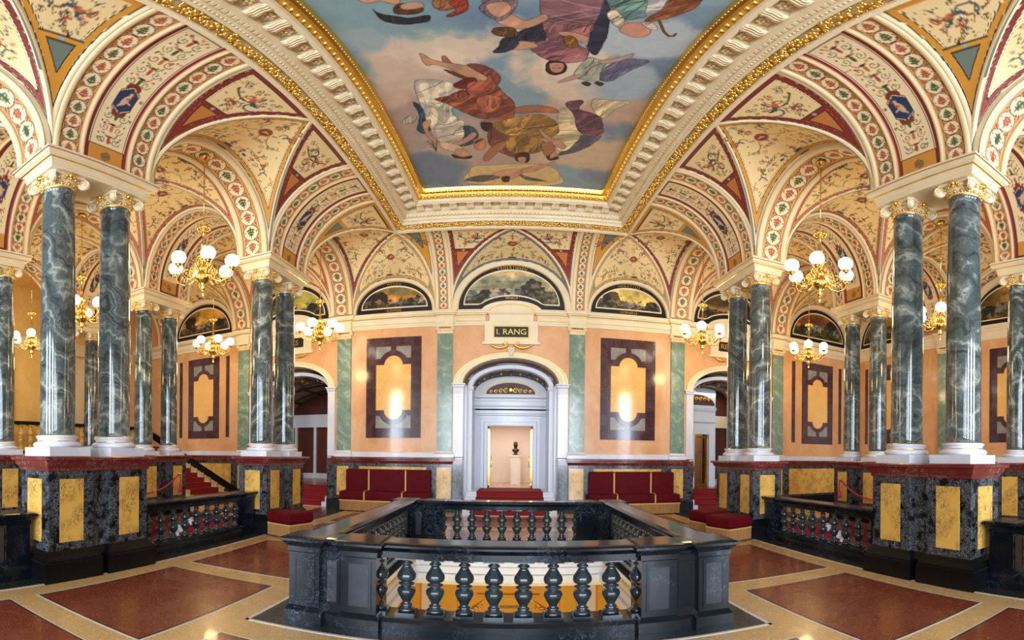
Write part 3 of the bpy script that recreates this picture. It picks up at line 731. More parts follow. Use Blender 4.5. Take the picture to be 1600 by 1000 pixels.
# white draped figure with blue scarf
shape(A(985,640, 1060,676, 1115,716, 1106,790, 1060,836, 1004,806, 1024,740), (56, 84, 108), .3, .3, 20, 3)
shape(A(1000,500, 1090,495, 1200,515, 1300,560, 1262,640, 1232,700, 1284,770, 1312,830, 1250,900, 1180,920, 1120,860, 1080,780, 1040,690, 1010,600, 985,540), (206, 200, 184), .3, .4, 22, 2)
shape(A(1120,786, 1200,776, 1290,752, 1312,800, 1290,880, 1200,912, 1140,876), (216, 206, 184), .24, 1.4, 22, 12)
shape(A(1300,790, 1360,796, 1390,846, 1344,905, 1270,917, 1230,905, 1300,860), (58, 84, 106), .3, .3, 20, 4)
shape(A(1230,892, 1300,866, 1340,834, 1366,826, 1378,848, 1320,890, 1240,916, 1216,904), SK, .1)
shape(A(1040,772, 1086,746, 1090,780, 1076,806, 1102,850, 1156,896, 1120,900, 1066,846), SK, .1)
shape(A(1146,888, 1240,900, 1296,926, 1250,948, 1166,926), (222, 190, 160), .1)
shape(A(1256,928, 1312,938, 1334,962, 1300,982, 1244,962), SK, .08); shape(A(1230,962, 1290,982, 1344,972, 1336,990, 1250,990, 1226,976), HAIR, .2)
shape(A(904,764, 960,726, 1010,730, 990,766, 930,776), (190, 172, 152), .2)
for q in range(7): P.stroke([canv(*p) for p in A(1070 + q * 10, 880 + (q % 3) * 20, 1096 + q * 5, 900 + q * 8)], .012, (52, 60, 40), .8)
# terracotta figure, bare legs
shape(A(1160,356, 1184,350, 1222,392, 1260,410, 1200,412, 1168,388), SKD, .12); shape(A(1180,436, 1350,476, 1384,500, 1300,496, 1190,452), (118, 64, 54), .15)
shape(A(1020,332, 1060,345, 1110,374, 1200,392, 1310,408, 1400,424, 1458,462, 1446,502, 1384,502, 1290,472, 1200,430, 1116,404, 1074,412, 1040,384), SK, .12, .2, 12, 5)
shape(A(1310,404, 1420,408, 1510,458, 1528,500, 1500,530, 1440,480), (140, 80, 74), .25, .6, 20, 21)
shape(A(1236,526, 1340,484, 1386,506, 1324,552, 1262,556), (112, 46, 42), .22, .5, 20, 7)
shape(A(1446,466, 1504,520, 1556,592, 1610,640, 1620,690, 1600,736, 1500,744, 1400,742, 1300,704, 1200,652, 1116,622, 1200,598, 1300,576, 1330,520, 1440,500), (152, 84, 68), .36, .9, 20, 6)
shape(A(1200,600, 1290,566, 1340,600, 1260,640), (132, 70, 58), .3, .3, 20, 26); shape(A(1380,620, 1480,590, 1560,640, 1480,700, 1400,700), (164, 98, 78), .3, .3, 20, 27)
shape([(806, 168), (840, 164), (868, 170), (870, 177), (836, 176), (808, 178)], SKD, .1)
shape([(752, 190), (784, 186), (804, 184), (800, 196), (776, 200), (756, 202)], (172, 116, 90), .14)
shape(A(1408,770, 1450,764, 1492,776, 1500,812, 1448,824, 1412,806), HAIR, .2); shape(A(1480,770, 1530,766, 1530,800, 1494,816), SK, .08)
shape(A(1360,880, 1410,860, 1440,890, 1420,936, 1370,930), (190, 130, 96), .12); shape(A(1364,900, 1380,880, 1420,866, 1400,884), HAIR, .2)
# ochre, cream and mauve group
shape([(764, 204), (790, 196), (822, 204), (834, 230), (812, 246), (786, 240), (764, 226)], (142, 84, 80), .3, .5, 22, 9)
shape([(770, 196), (800, 184), (846, 178), (870, 192), (874, 208), (856, 216), (820, 214), (790, 210)], (172, 132, 80), .36, .7, 22, 8)
shape([(792, 214), (826, 212), (852, 222), (842, 238), (806, 240), (790, 230)], (150, 118, 66), .34, .4, 22, 28)
shape(B(400,850, 560,848, 490,910, 372,958, 282,972, 340,926), (98, 94, 114), .28, .5, 22, 29)
shape(B(300,690, 360,680, 402,740, 432,850, 384,900, 340,942, 286,940, 242,872, 290,830, 284,760), (212, 196, 160), .28, 1.2, 22, 10)
shape(B(496,620, 600,620, 742,640, 650,682, 572,742, 516,700), (214, 196, 162), .28, .4, 26, 12)
shape(B(330,648, 420,622, 448,640, 422,680, 486,700, 562,740, 572,826, 500,852, 430,830, 398,790, 390,720), (118, 80, 94), .34, .8, 20, 11)
shape(B(166,798, 232,850, 300,880, 336,914, 312,936, 240,892, 178,832), SK, .1); shape(B(216,892, 268,930, 272,976, 236,988, 212,950), SK, .08); shape(B(214,930, 234,950, 240,990, 280,976, 290,990, 240,1004, 214,980), HAIR, .2)
shape([(754, 248), (768, 230), (786, 220), (790, 228), (776, 240), (762, 252)], SKD, .1)
shape([(806, 240), (822, 238), (828, 246), (824, 254), (808, 252)], HAIR, .2); shape([(810, 246), (822, 246), (820, 254), (811, 253)], SK, .08); shape([(846, 226), (862, 222), (866, 236), (852, 244)], SKD, .1)
# winged child at the bottom
shape([(736, 262), (768, 258), (800, 256), (850, 258), (872, 268), (868, 284), (800, 290), (740, 284)], (214, 186, 136), .06)
shape([(768, 272), (796, 264), (820, 266), (806, 278), (784, 280)], SK, .1); shape([(816, 264), (850, 256), (868, 252), (840, 266), (820, 270)], SK, .1); shape([(724, 282), (750, 274), (782, 276), (756, 284)], (100, 94, 96), .2); shape([(812, 272), (832, 278), (856, 284), (824, 282)], (104, 98, 96), .2); shape([(784, 276), (796, 276), (794, 284), (786, 284)], HAIR, .2)
# tall mauve figure with jug and dark cloak
shape(B(-30,250, 60,190, 130,150, 214,136, 206,250, 100,262, 0,262), (52, 54, 74), .26, .5, 18, 13)
shape(B(556,-30, 612,60, 600,210, 560,300, 524,344, 468,300, 500,200, 530,110), (52, 56, 76), .26, 1.2, 18, 14)
shape(B(212,-40, 562,-40, 524,140, 500,200, 400,212, 230,192, 188,130), (160, 116, 124), .32, 1.4, 18, 15)
shape(B(190,130, 300,150, 420,150, 522,130, 500,180, 480,226, 330,250, 232,250, 200,200), (146, 98, 104), .3, .3, 18, 25)
shape(B(96,292, 200,252, 330,252, 440,290, 484,332, 440,380, 330,396, 250,390, 180,350), (142, 96, 108), .3, .9, 20, 16)
shape(B(0,264, 100,258, 168,288, 120,304, 0,312), SK, .1); shape(B(290,200, 380,198, 482,232, 452,262, 360,236, 300,216), SK, .1)
shape(B(318,230, 380,222, 412,268, 400,300, 344,292), (148, 104, 48), .26); P.stroke([canv(*p) for p in B(400,290, 440,310, 474,300, 460,284)], .012, (120, 84, 40), .9)
shape(B(204,430, 226,380, 330,392, 344,440, 300,466, 240,464), HAIR, .2); shape(B(236,396, 322,396, 320,440, 280,456, 240,440), SK, .08)
for x_ in (262, 296): P.stroke([canv(*p) for p in B(x_ - 8,424, x_ + 8,424)], .008, (60, 40, 34), .9)
P.stroke([canv(*p) for p in B(270,408, 292,408)], .008, (150, 70, 60), .8)
# companion, old man, heads at the top edge
shape([(752, -10), (800, -20), (806, 12), (790, 26), (770, 24), (758, 10)], (140, 116, 132), .26, .4, 20, 30); shape([(776, 14), (800, 22), (822, 32), (850, 22), (856, 30), (826, 44), (800, 44), (776, 34)], SK, .12); shape([(768, 44), (784, 42), (800, 46), (812, 54), (790, 58), (772, 54)], (120, 78, 48), .26)
shape([(778, 74), (784, 62), (800, 56), (810, 68), (790, 82), (772, 82)], (54, 56, 76), .2)
shape([(1020, -20), (1098, -20), (1088, 12), (1050, 28), (1006, 34), (1034, 10)], (142, 86, 54), .32, .4, 22, 18); shape([(952, -20), (1050, -20), (1040, 8), (1010, 26), (976, 32), (956, 16)], (110, 146, 142), .3, .5, 18, 17); shape([(1018, -10), (1050, -14), (1034, 14), (1012, 26), (1006, 16)], (182, 180, 184), .24, 1.0, 20, 31)
shape(B(590,90, 620,60, 660,70, 700,130, 750,160, 740,190, 680,184, 620,140), (206, 192, 174), .22, .4, 40, 19); shape(B(668,190, 700,150, 780,140, 860,150, 868,200, 820,232, 750,230, 700,212), (204, 146, 124), .08); shape(B(800,140, 880,140, 912,170, 900,190, 850,180), (200, 190, 178), .2)
P.stroke([canv(*p) for p in B(920,130, 950,200, 980,226, 1010,226, 1024,212)], .02, (96, 64, 42), .95)
shape(A(724,52, 770,80, 860,96, 960,108, 1060,96, 1094,104, 1060,140, 940,154, 840,140, 780,110), (48, 46, 62), .26); shape(A(850,50, 900,20, 990,30, 1046,50, 1030,80, 940,90, 866,84), (92, 62, 42), .26); shape(A(900,30, 980,10, 1040,20, 1046,44, 960,62, 908,56), SK, .08)
shape(A(620,-30, 860,-40, 900,10, 860,30, 780,10, 680,20), SK, .1); shape(A(1096,0, 1180,-20, 1260,10, 1256,50, 1170,68, 1110,44), (140, 96, 66), .24); shape(A(1200,10, 1290,-20, 1330,20, 1320,70, 1230,104, 1186,100, 1250,60), (140, 60, 48), .28)
shape(A(1400,40, 1500,-20, 1620,-20, 1620,60, 1560,120, 1500,130, 1430,90), (128, 108, 126), .3); shape(A(1440,30, 1560,10, 1600,60, 1520,110, 1460,80), SK, .12); shape(A(1470,190, 1560,170, 1620,180, 1600,230, 1500,220), (110, 74, 50), .24)
# pair of distant flying figures
shape(B(380,470, 470,360, 540,370, 630,400, 640,440, 560,500, 450,500), (150, 156, 146), .26, .6, 20, 32); shape(B(560,440, 700,370, 860,380, 760,430, 640,500, 560,500), (118, 116, 146), .26, .5, 20, 33); shape(B(540,380, 660,360, 756,332, 740,360, 650,390, 570,400), (186, 158, 144), .1); shape(B(290,510, 380,470, 440,474, 380,500, 300,518), (186, 158, 144), .1)
for p_ in ((460, 525), (540, 525)): shape(B(p_[0] - 26,p_[1] - 8, p_[0],p_[1] - 20, p_[0] + 34,p_[1] - 4, p_[0] + 10,p_[1] + 14), (70, 52, 46), .2)
P.c *= (1 + .10 * (f3[..., None] - .5)); 
cp = thing('ceiling_painting', 'large sky fresco of clouds and draped floating figures in the gilt ceiling frame', 'painting', (0, 7, ZP))
o = grid_obj([(np.stack([gx, gy - 7, 0 * gx], -1), P.c)], 'canvas', 'canvas', None, 1, cp)
b = MB(); b.box(-2.18, 2.18, -3, 3.41, ZP, ZP + .03); k = Nodes('sky_fresco'); kn = k.noise(k.pos(), .8, 6, .6); M['sky'] = k.fin(k.mix(k.ramp(kn, [(.45, (0, 0, 0)), (.6, (1, 1, 1))]), lin((132, 150, 160)), lin((206, 186, 168))), .5)
b.build('plain_sky_canvas', 'sky', cp, world=True)
b = MB(); b.box(-3.2, 3.2, -3, 12, ZP + .05, ZP + .1); tag(b.build('ceiling_slab', 'cream'), 'plain slab above the ceiling painting', 'ceiling', kind='structure')

# ------------------------------------------------------------------ columns
def volute_mesh(b, T, r=.085):
    """scroll: tube wound in a plane; T maps (u, v, w) to the place"""
    pts = []; 
    for i in range(30):
        t = i / 29; a = -PI / 2 + t * 4.6 * PI / 1.6; rr = r * (1 - t * .82); pts.append(T(rr * math.cos(a), rr * math.sin(a), 0))
    b.tube(pts, [.020 - .008 * i / 29 for i in range(30)], 6)
    b.lathe([(.0, -.03), (r * .92, -.03), (r * .92, .03), (0, .03)], 14)
    return b
def make_capital(R, parent, z, cname='capital'):
    b = MB(); b.lathe([(R * .90, 0), (R * .93, .02), (R * .95, .06), (R * .98, .10), (R * 1.12, .135), (R * 1.22, .16), (R * 1.20, .185)], 28)
    cap = b.build(cname, 'cream', parent, (0, 0, z))
    b = MB(); b.lathe([(R * .93, 0), (R * .97, .012), (R * .93, .024)], 28, cap=False)
    for i in range(22):
        t = 2 * PI * i / 22; b.sphere((R * 1.20 * math.cos(t), R * 1.20 * math.sin(t), .145), .024, 6, 4, (1, 1, 1.3))
    for i in range(16):
        t = 2 * PI * i / 16; b.sphere((R * .97 * math.cos(t), R * .97 * math.sin(t), .065), .03, 6, 4, (1, 1, 1.2))
        b.sphere((R * 1.0 * math.cos(t + .2), R * 1.0 * math.sin(t + .2), .045), .016, 5, 3)
    b.build('gilt_ornament', 'gold', cap)
    b = MB(); pol = []
    for q in range(4):
        t0 = q * PI / 2
        for u in (-1, -.5, 0, .5, 1):
            t = t0 + u * PI / 4 * .86; rr = R * (1.14 + .42 * abs(u) ** 2.2); pol.append((rr * math.cos(t), rr * math.sin(t)))
    b.prism(pol, .185, .235, 'xy'); b.build('abacus', 'cream', cap)
    for q in range(4):
        t = PI / 4 + q * PI / 2; c = Vector((math.cos(t), math.sin(t), 0)); b = MB()
        st = len(b.v); b.lathe([(0, -.035), (.078, -.035), (.09, -.025), (.09, .025), (.078, .035), (0, .035)], 16)
        pts = []
        for i in range(26):
            u = i / 25; a = PI / 2 - u * 2 * PI * 1.6; rr = .085 * (1 - u * .8); pts.append((rr * math.cos(a), rr * math.sin(a), 0))
        b.tube([(p[0], p[1], .04) for p in pts], .011, 5); b.tube([(p[0], p[1], -.04) for p in pts], .011, 5)
        b.sphere((0, 0, .04), .02, 6, 4); b.sphere((0, 0, -.04), .02, 6, 4)
        mt = Matrix.Translation(c * (R * 1.42) + Vector((0, 0, .115))) @ Matrix.Rotation(t, 4, 'Z') @ Matrix.Rotation(PI / 2, 4, 'X')
        b.xf(mt, st); b.build('volute', 'cream', cap)
    for q in range(4):
        b = MB(); t = q * PI / 2; b.sphere((R * 1.22 * math.cos(t), R * 1.22 * math.sin(t), .19), .05, 8, 5); 
        for s2 in (-.2, .2): b.sphere((R * 1.22 * math.cos(t + s2), R * 1.22 * math.sin(t + s2), .175), .03, 7, 4)
        b.build('gilt_flower', 'gold', cap)
    return cap
def make_column(label, loc, R=.245):
    t = thing('marble_column', label, 'column', loc, kind='thing')
    b = MB(); b.box(-.33, .33, -.33, .33, 0, .12); b.build('plinth', 'white', t)
    b = MB(); b.lathe([(R * 1.30, .12), (R * 1.38, .14), (R * 1.38, .17), (R * 1.28, .19), (R * 1.16, .20), (R * 1.12, .22), (R * 1.15, .24), (R * 1.22, .25), (R * 1.22, .275), (R * 1.1, .29)], 32); ba = b.build('base', 'white', t)
    b = MB(); b.lathe([(R * 1.16, .195), (R * 1.18, .203), (R * 1.14, .21)], 32, cap=False); b.lathe([(R * 1.24, .283), (R * 1.2, .292), (R * 1.12, .292)], 32, cap=False); b.build('gilt_ring', 'gold', ba)
    H = 4.09; b = MB(); b.lathe([(R * 1.05, .29), (R * 1.02, .31), (R, .36), (R, 1.6), (R * .97, 2.8), (R * .90, H - .08), (R * .90, H - .05), (R * .96, H - .035), (R * .96, H - .01), (R * .9, H)], 40); b.build('shaft', 'green', t)
    make_capital(R, t, H)
    return t
col0 = None
for s in (-1, 1):
    for ri, xr in enumerate(ROWS if s < 0 else ROWS[:2]):
        for pi_, pair in enumerate(PAIRS):
            for ci, y in enumerate(pair):
                lb = f'green marble column, {("first", "second")[ci]} of the {("nearer", "farther")[pi_]} pair, {("hall-side", "middle", "outermost")[ri]} row, {side(s)} of the stairwell'
                if col0 is None: col0 = make_column(lb, (s * xr, y, 1.66))
                else: dup(col0, (s * xr, y, 1.66), [0, PI / 2, PI][(ri + ci + pi_) % 3] * 1.0, lb)
def label_all_group(name, g):
    for o in COL.objects:
        if o.parent is None and o.name.split('.')[0] == name: o['group'] = g
label_all_group('marble_column', 'green marble columns in pairs')

def pedestal_mesh(s, xr, ya, yb, row, pi_):
    yc = (ya + yb) / 2; t = thing('column_pedestal', f'double marble pedestal with yellow panels under the {("nearer", "farther")[pi_]} column pair, {("hall-side", "middle", "outermost")[row]} row at the {side(s)}', 'pedestal', (s * xr, yc, 0), group='marble column pedestals')
    h = .36
    b = MB()
    for y in (ya, yb): b.loft([(0, .38), (0, 1.48)], -h, h, y - yc - h, y - yc + h)
    b.loft([(0, .38), (0, 1.48)], -h + .07, h - .07, ya - yc, yb - yc); b.build('die', 'dado', t)
    b = MB()
    for y in (ya, yb): b.loft([(.10, 0), (.10, .26), (.085, .27), (.085, .29), (.07, .31), (.05, .35), (.02, .385), (.0, .41)], -h, h, y - yc - h, y - yc + h)
    b.loft([(.06, 0), (.06, .30), (.0, .40)], -h + .07, h - .07, ya - yc, yb - yc); b.build('base', 'blackst', t)
    b = MB(); b.loft([(.0, 1.46), (.02, 1.47), (.02, 1.50), (.06, 1.54), (.075, 1.60), (.12, 1.61), (.12, 1.645), (.10, 1.66)], -h, h, ya - yc - h, yb - yc + h); b.build('ledge', 'redm', t)
    for sx in (-1, 1):
        for y in (ya, yb):
            b = MB(); b.box(sx * h - .006, sx * h + .006, y - yc - .19, y - yc + .19, .52, 1.36); b.build('yellow_panel', 'siena', t)
    for y, sg in ((ya, -1), (yb, 1)):
        yy = y - yc + sg * h; b = MB(); b.box(-.19, .19, yy - .006, yy + .006, .52, 1.36); b.build('yellow_panel', 'siena', t)
    return t
def block(s, xr, y0, y1, label):
    t = thing('entablature_block', label, 'entablature', (s * xr, (y0 + y1) / 2, 5.99), group='ivory entablature blocks over the column pairs')
    d = (y1 - y0) / 2 - .03; h = .34
    b = MB(); b.loft([(0, 0), (0, .05), (.012, .055), (.012, .13), (.03, .14), (.05, .17), (.07, .18), (.12, .20), (.12, .255), (.135, .26), (.14, .30), (.14, .31)], -h, h, -d, d); b.build('moulded_block', 'cream', t)
    b = MB(); b.loft([(.045, .158), (.065, .163), (.065, .172), (.045, .178)], -h, h, -d, d, cap=False); b.loft([(.139, .253), (.146, .257), (.146, .265), (.139, .27)], -h, h, -d, d, cap=False); b.build('gilt_line', 'gold', t)
    return t
for s in (-1, 1):
    for row, xr in enumerate(ROWS if s < 0 else ROWS[:2]):
        for pi_, (ya, yb) in enumerate(PAIRS):
            pedestal_mesh(s, xr, ya, yb, row, pi_)
            block(s, xr, (3.07, 8.34)[pi_], (4.81, 10.08)[pi_], f'ivory entablature block over the {("nearer", "farther")[pi_]} column pair, {("hall-side", "middle", "outermost")[row]} row at the {side(s)}')

# ------------------------------------------------------------------ front wall
def arch_pts(cx, z0, a, h, n=24): return [(cx + a * math.cos(PI - PI * i / n), z0 + h * math.sin(PI - PI * i / n)) for i in range(n + 1)]
def ring(cx, z0, a, h, da, dh, y0, y1, b, n=28): b.strip(arch_pts(cx, z0, a, h, n), arch_pts(cx, z0, a + da, h + dh, n), y0, y1); return b
OPEN = [(-7.2, 1.43, .80), (0, 1.47, .81), (7.2, 1.43, .80)]; SPR = 3.93
b = MB(); xs = -15.3
for cx, a, h in OPEN:
    b.box(xs, cx - a, YW, YW + .25, 0, 8.6); ap = arch_pts(cx, SPR, a, h); b.strip(ap, [(x, 8.6) for x, z in ap], YW, YW + .25); xs = cx + a
b.box(xs, 15.3, YW, YW + .25, 0, 8.6)
tag(b.build('wall_front', 'peach'), 'front wall of peach polished stucco with three arched openings', 'wall', kind='structure')
def pilaster(x, i):
    t = thing('wall_pilaster', f'pale green marble pilaster of the front wall, {["", "beside the central portal", "at the inner corner", "beyond the side arch", "at the outer end"][i]}, {side(x)} side', 'pilaster', (x, YW, 1.66), group='pale green wall pilasters')
    w = .24
    b = MB(); b.loft([(.06, 0), (.06, .10), (.05, .12), (.05, .14), (.02, .17), (.01, .2)], -w, w, -.07, .0); b.build('base', 'white', t)
    b = MB(); b.loft([(.054, .118), (.056, .124), (.054, .13)], -w, w, -.07, .0, cap=False); b.build('gilt_line', 'gold', t)
    b = MB(); b.box(-w + .01, w - .01, -.07, 0, .2, 3.86); b.build('shaft', 'greenp', t)
    b = MB(); b.box(-w + .01, w - .01, -.075, 0, 3.86, 4.02); b.box(-w - .04, w + .04, -.11, 0, 4.07, 4.12); c = b.build('capital', 'cream', t)
    b = MB()
    for q in range(7): b.sphere((-.16 + q * .053, -.08, 4.03), .022, 6, 4)
    for q in range(5): b.sphere((-.15 + q * .075, -.078, 3.94), .026, 6, 4, (1, .4, 1.3))
    b.box(-w, w, -.08, 0, 3.87, 3.885); b.build('gilt_ornament', 'gold', c)
    for sg in (-1, 1):
        b = MB(); st = 0; b.lathe([(0, -.04), (.06, -.04), (.068, -.03), (.068, .03), (0, .04)], 14)
        pts = [(.062 * (1 - u / 22 * .8) * math.cos(PI / 2 - u / 22 * 10), .062 * (1 - u / 22 * .8) * math.sin(PI / 2 - u / 22 * 10), .042) for u in range(23)]
        b.tube(pts, .009, 5); b.xf(Matrix.Translation((sg * .235, -.075, 4.02)) @ Matrix.Rotation(PI / 2, 4, 'X')); b.build('volute', 'cream', c)
    return t
for x in (2.0, 5.25, 9.1, 12.87):
    for s in (-1, 1): pilaster(s * x, {2.0: 1, 5.25: 2, 9.1: 3, 12.87: 4}[x])
# dado
def dado(x0, x1, s, label, panels):
    t = thing('wall_dado', label, 'dado', (0, YW, 0), kind='structure')
    x0, x1 = s * x0, s * x1
    b = MB(); b.box(x0, x1, YW - .09, YW, .3, 1.47); b.build('dado_marble', 'dado', t, world=True)
    b = MB(); b.loft([(.04, 0), (.04, .26), (0, .34)], x0, x1, YW - .10, YW); b.build('dado_base', 'blackst', t, world=True)
    b = MB(); b.loft([(.0, 1.46), (.02, 1.50), (.05, 1.55), (.05, 1.58), (.09, 1.60), (.09, 1.64), (.08, 1.66)], x0, x1, YW - .09, YW); b.build('dado_ledge', 'redm', t, world=True)
    b = MB(); b.loft([(.0, 1.66), (.0, 1.80), (-.03, 1.82)], x0, x1, YW - .06, YW); b.build('plinth_course', 'white', t, world=True)
    for (px, w, z0, z1) in panels:
        b = MB(); b.box(s * px - w, s * px + w, YW - .098, YW - .085, z0, z1); b.build('yellow_panel', 'siena', t, world=True)
for s in (-1, 1):
    dado(1.75, 5.54, s, f'marble dado between the central portal and the {side(s)} side arch', [(2.0, .22, .42, 1.36), (3.62, 1.08, .42, 1.36), (5.25, .20, .42, 1.36)])
    dado(8.86, 14.8, s, f'marble dado at the {side(s)} end of the front wall', [(9.1, .2, .42, 1.36), (10.9, 1.3, .42, 1.36), (12.87, .2, .42, 1.36)])
# wall cornice, breaking forward over the pilasters
t = thing('wall_cornice', 'ivory and gold cornice running under the lunettes of the front wall', 'cornice', (0, YW, 5.78), kind='structure')
PF = [(0, 5.775), (0, 5.83), (.015, 5.835), (.015, 5.90), (.0, 5.91), (.0, 6.05), (.02, 6.07), (.05, 6.12), (.06, 6.15), (.10, 6.17), (.10, 6.22), (.12, 6.24), (.12, 6.27)]
b = MB(); g = MB()
for x0, x1 in ((-14.8, -.79), (.79, 14.8)): b.loft(PF, x0, x1, YW - .04, YW); g.loft([(.045, 6.10), (.056, 6.11), (.056, 6.125)], x0, x1, YW - .04, YW, cap=False); g.loft([(.014, 5.90), (.018, 5.905), (.014, 5.912)], x0, x1, YW - .04, YW, cap=False)
for x in (2.0, 5.25, 9.1, 12.87):
    for s in (-1, 1): b.loft(PF, s * x - .25, s * x + .25, YW - .12, YW); g.loft([(.05, 6.10), (.066, 6.11), (.066, 6.13)], s * x - .25, s * x + .25, YW - .12, YW, cap=False)
for xa, xb in ((.85, 1.68), (-1.68, -.85)):
    g.strip([(xa, 5.94), (xb, 5.94), (xb, 6.03), (xa, 6.03)], [(xa + .015, 5.952), (xb - .015, 5.952), (xb - .015, 6.018), (xa + .015, 6.018)], YW - .048, YW - .038, closed=True)
b.build('cornice_profile', 'cream', t, world=True); g.build('gilt_line', 'gold', t, world=True)

def text(body, size, loc, mat, parent, rot=(PI / 2, 0, 0), ext=.004, name='lettering'):
    c = bpy.data.curves.new(name, 'FONT'); c.body = body; c.size = size; c.extrude = ext; c.align_x = 'CENTER'; c.align_y = 'CENTER'; c.resolution_u = 3
    o = bpy.data.objects.new(name, c); COL.objects.link(o); bpy.context.view_layer.update()
    me = bpy.data.meshes.new_from_object(o.evaluated_get(bpy.context.evaluated_depsgraph_get())); me.name = name
    bpy.data.objects.remove(o); bpy.data.curves.remove(c); me.materials.clear(); me.materials.append(M[mat])
    o = bpy.data.objects.new(name, me); COL.objects.link(o); o.location = loc; o.rotation_euler = rot; o.parent = parent; return o
# lunette pictures
def lunette(cx, a, h, bump, label, top, bot, seed, sky, land, glow):
    z0 = 6.30; t = thing('lunette_painting', label, 'painting', (cx, YW - .02, z0), group='landscape lunettes of the front wall')
    y = 0
    def outline(k_, d, bt):  # closed outline of inset d
        pts = arch_pts(0, bt, a * .94 - d, h * .94 - d * .9 - bt, 36)
        if bump:
            r = .92 + d * .75; hh = .36 + d; q = [(r * math.cos(PI * i / 12), z_) for i, z_ in ((i, max(bt, -.08 + hh * math.sin(PI * i / 12))) for i in range(13))]
            pts = pts + [(r + .02, bt)] + q[1:-1] + [(-r - .02, bt)]
        return pts
    b = MB(); b.prism(outline(0, 0, 0), -.02, .03); b.build('black_frame', 'black', t)
    b = MB(); b.prism(outline(0, .165, .15), -.035, .0); b.build('gilt_rim', 'cream', t)
    b = MB(); b.strip(arch_pts(0, 0, a * .93, h * .93, 36), arch_pts(0, 0, a * 1.07, h * 1.08, 36), -.10, .02); b.build('arch_moulding', 'cream', t)
    b = MB(); b.strip(arch_pts(0, 0, a * .935, h * .935, 36), arch_pts(0, 0, a * .945, h * .945, 36), -.106, -.09); b.build('gilt_line', 'gold', t)
    # canvas: painted grid clipped to the outline
    na, nr = 190, 90; IN = .205; A_ = a * .94 - IN; Hh = h * .94 - IN - .19
    u = np.linspace(-.999, .999, na)[:, None]; v = np.linspace(0, 1, nr)[None]
    X = u * A_ + 0 * v; top_ = np.maximum(.19 + (Hh - .0) * np.sqrt(1 - u ** 2), .19)
    if bump: r = .92 + IN * .75; lowb = np.where(np.abs(X[:, :1]) < r, np.maximum(.19, -.08 + (.36 + IN) * np.sqrt(np.clip(1 - (X[:, :1] / r) ** 2, 0, 1))), .19)
    else: lowb = .19 + 0 * u
    Z = lowb + (top_ - lowb) * v
    Pn = Paint(X, Z, sky); F = fbm(X * 1.2 + seed, Z * 2.4 + seed, 6, seed); F2 = fbm(X * 4 + seed, Z * 5, 5, seed + 1)
    Pn.fill(np.clip((F - .48) * 6, 0, 1) * .8, glow); Pn.fill(np.clip((.42 - F) * 7, 0, 1) * .8, tuple(np.array(sky) * .45))
    base = .155 + Hh * .36
    Pn.fill(np.clip(1 - np.abs(Z - base - .08) / .14, 0, 1) * .8, glow)
    for i, (f_, c_) in enumerate(((1.10, (88, 96, 96)), (.86, land), (.55, tuple(np.array(land) * .6)))):
        hl = base * f_ + .20 * (fbm(X * (1 + i) + 7 * i + seed, 0 * X + 3, 4, seed + i) - .5) * 2.4
        Pn.fill(Z < hl, c_); m = (Z < hl); Pn.fill((m * np.clip((F2 - .52) * 6, 0, 1)) * .5, tuple(np.minimum(255, np.array(c_) * 1.7 + 12)))
    tx = (.45 if seed % 2 else -.5) * A_; rr = np.hypot((X - tx) / .32, (Z - .155 - Hh * .52) / .34) + (F2 - .5) * 1.1; Pn.fill(rr < .9, tuple(np.array(land) * .6)); Pn.fill((rr < .8) * np.clip((F2 - .5) * 9, 0, 1), tuple(np.array(land) * 1.3))
    rr2 = np.hypot((X + tx * 1.3) / .26, (Z - .155 - Hh * .30) / .2) + (F2 - .5) * 1.4; Pn.fill(rr2 < .8, tuple(np.array(land) * .5))
    for q in range(4):
        px = -tx * .2 + q * .13 - .2; pz = float(base * .75 + .1); Pn.ell(px, pz, .03, .07, 0, (170, 150, 120) if q % 2 else (150, 80, 50)); Pn.ell(px, pz + .085, .018, .02, 0, (190, 150, 120))
    F6 = fbm(X * 9 + seed, Z * 12, 4, seed + 5); Pn.fill((Z < base * 1.2) * np.clip((F6 - .55) * 8, 0, 1) * .5, (176, 140, 84)); Pn.fill((Z < base * 1.3) * np.clip((.42 - F6) * 9, 0, 1) * .7, (26, 22, 16)); Pn.c *= 1 + .8 * (F2[..., None] - .5)
    grid_obj([(np.stack([X, 0 * X - .037, Z], -1), Pn.c)], 'canvas', 'canvas', None, 1, t)
    if top:
        for word, zz, rr_, hh_ in ((top, 0, a * .94 - .085, h * .94 - .085),):
            n_ = len(word); dth = .092 / rr_
            for i, ch in enumerate(word):
                th = PI / 2 - (i - (n_ - 1) / 2) * dth
                if ch == ' ': continue
                text(ch, .115, (rr_ * math.cos(th), -.024, hh_ * math.sin(th)), 'gold', t, (PI / 2, PI / 2 - th, 0))
    if bot: text(bot, .105, (0, -.024, .075 if not bump else .385), 'gold', t)
    return t
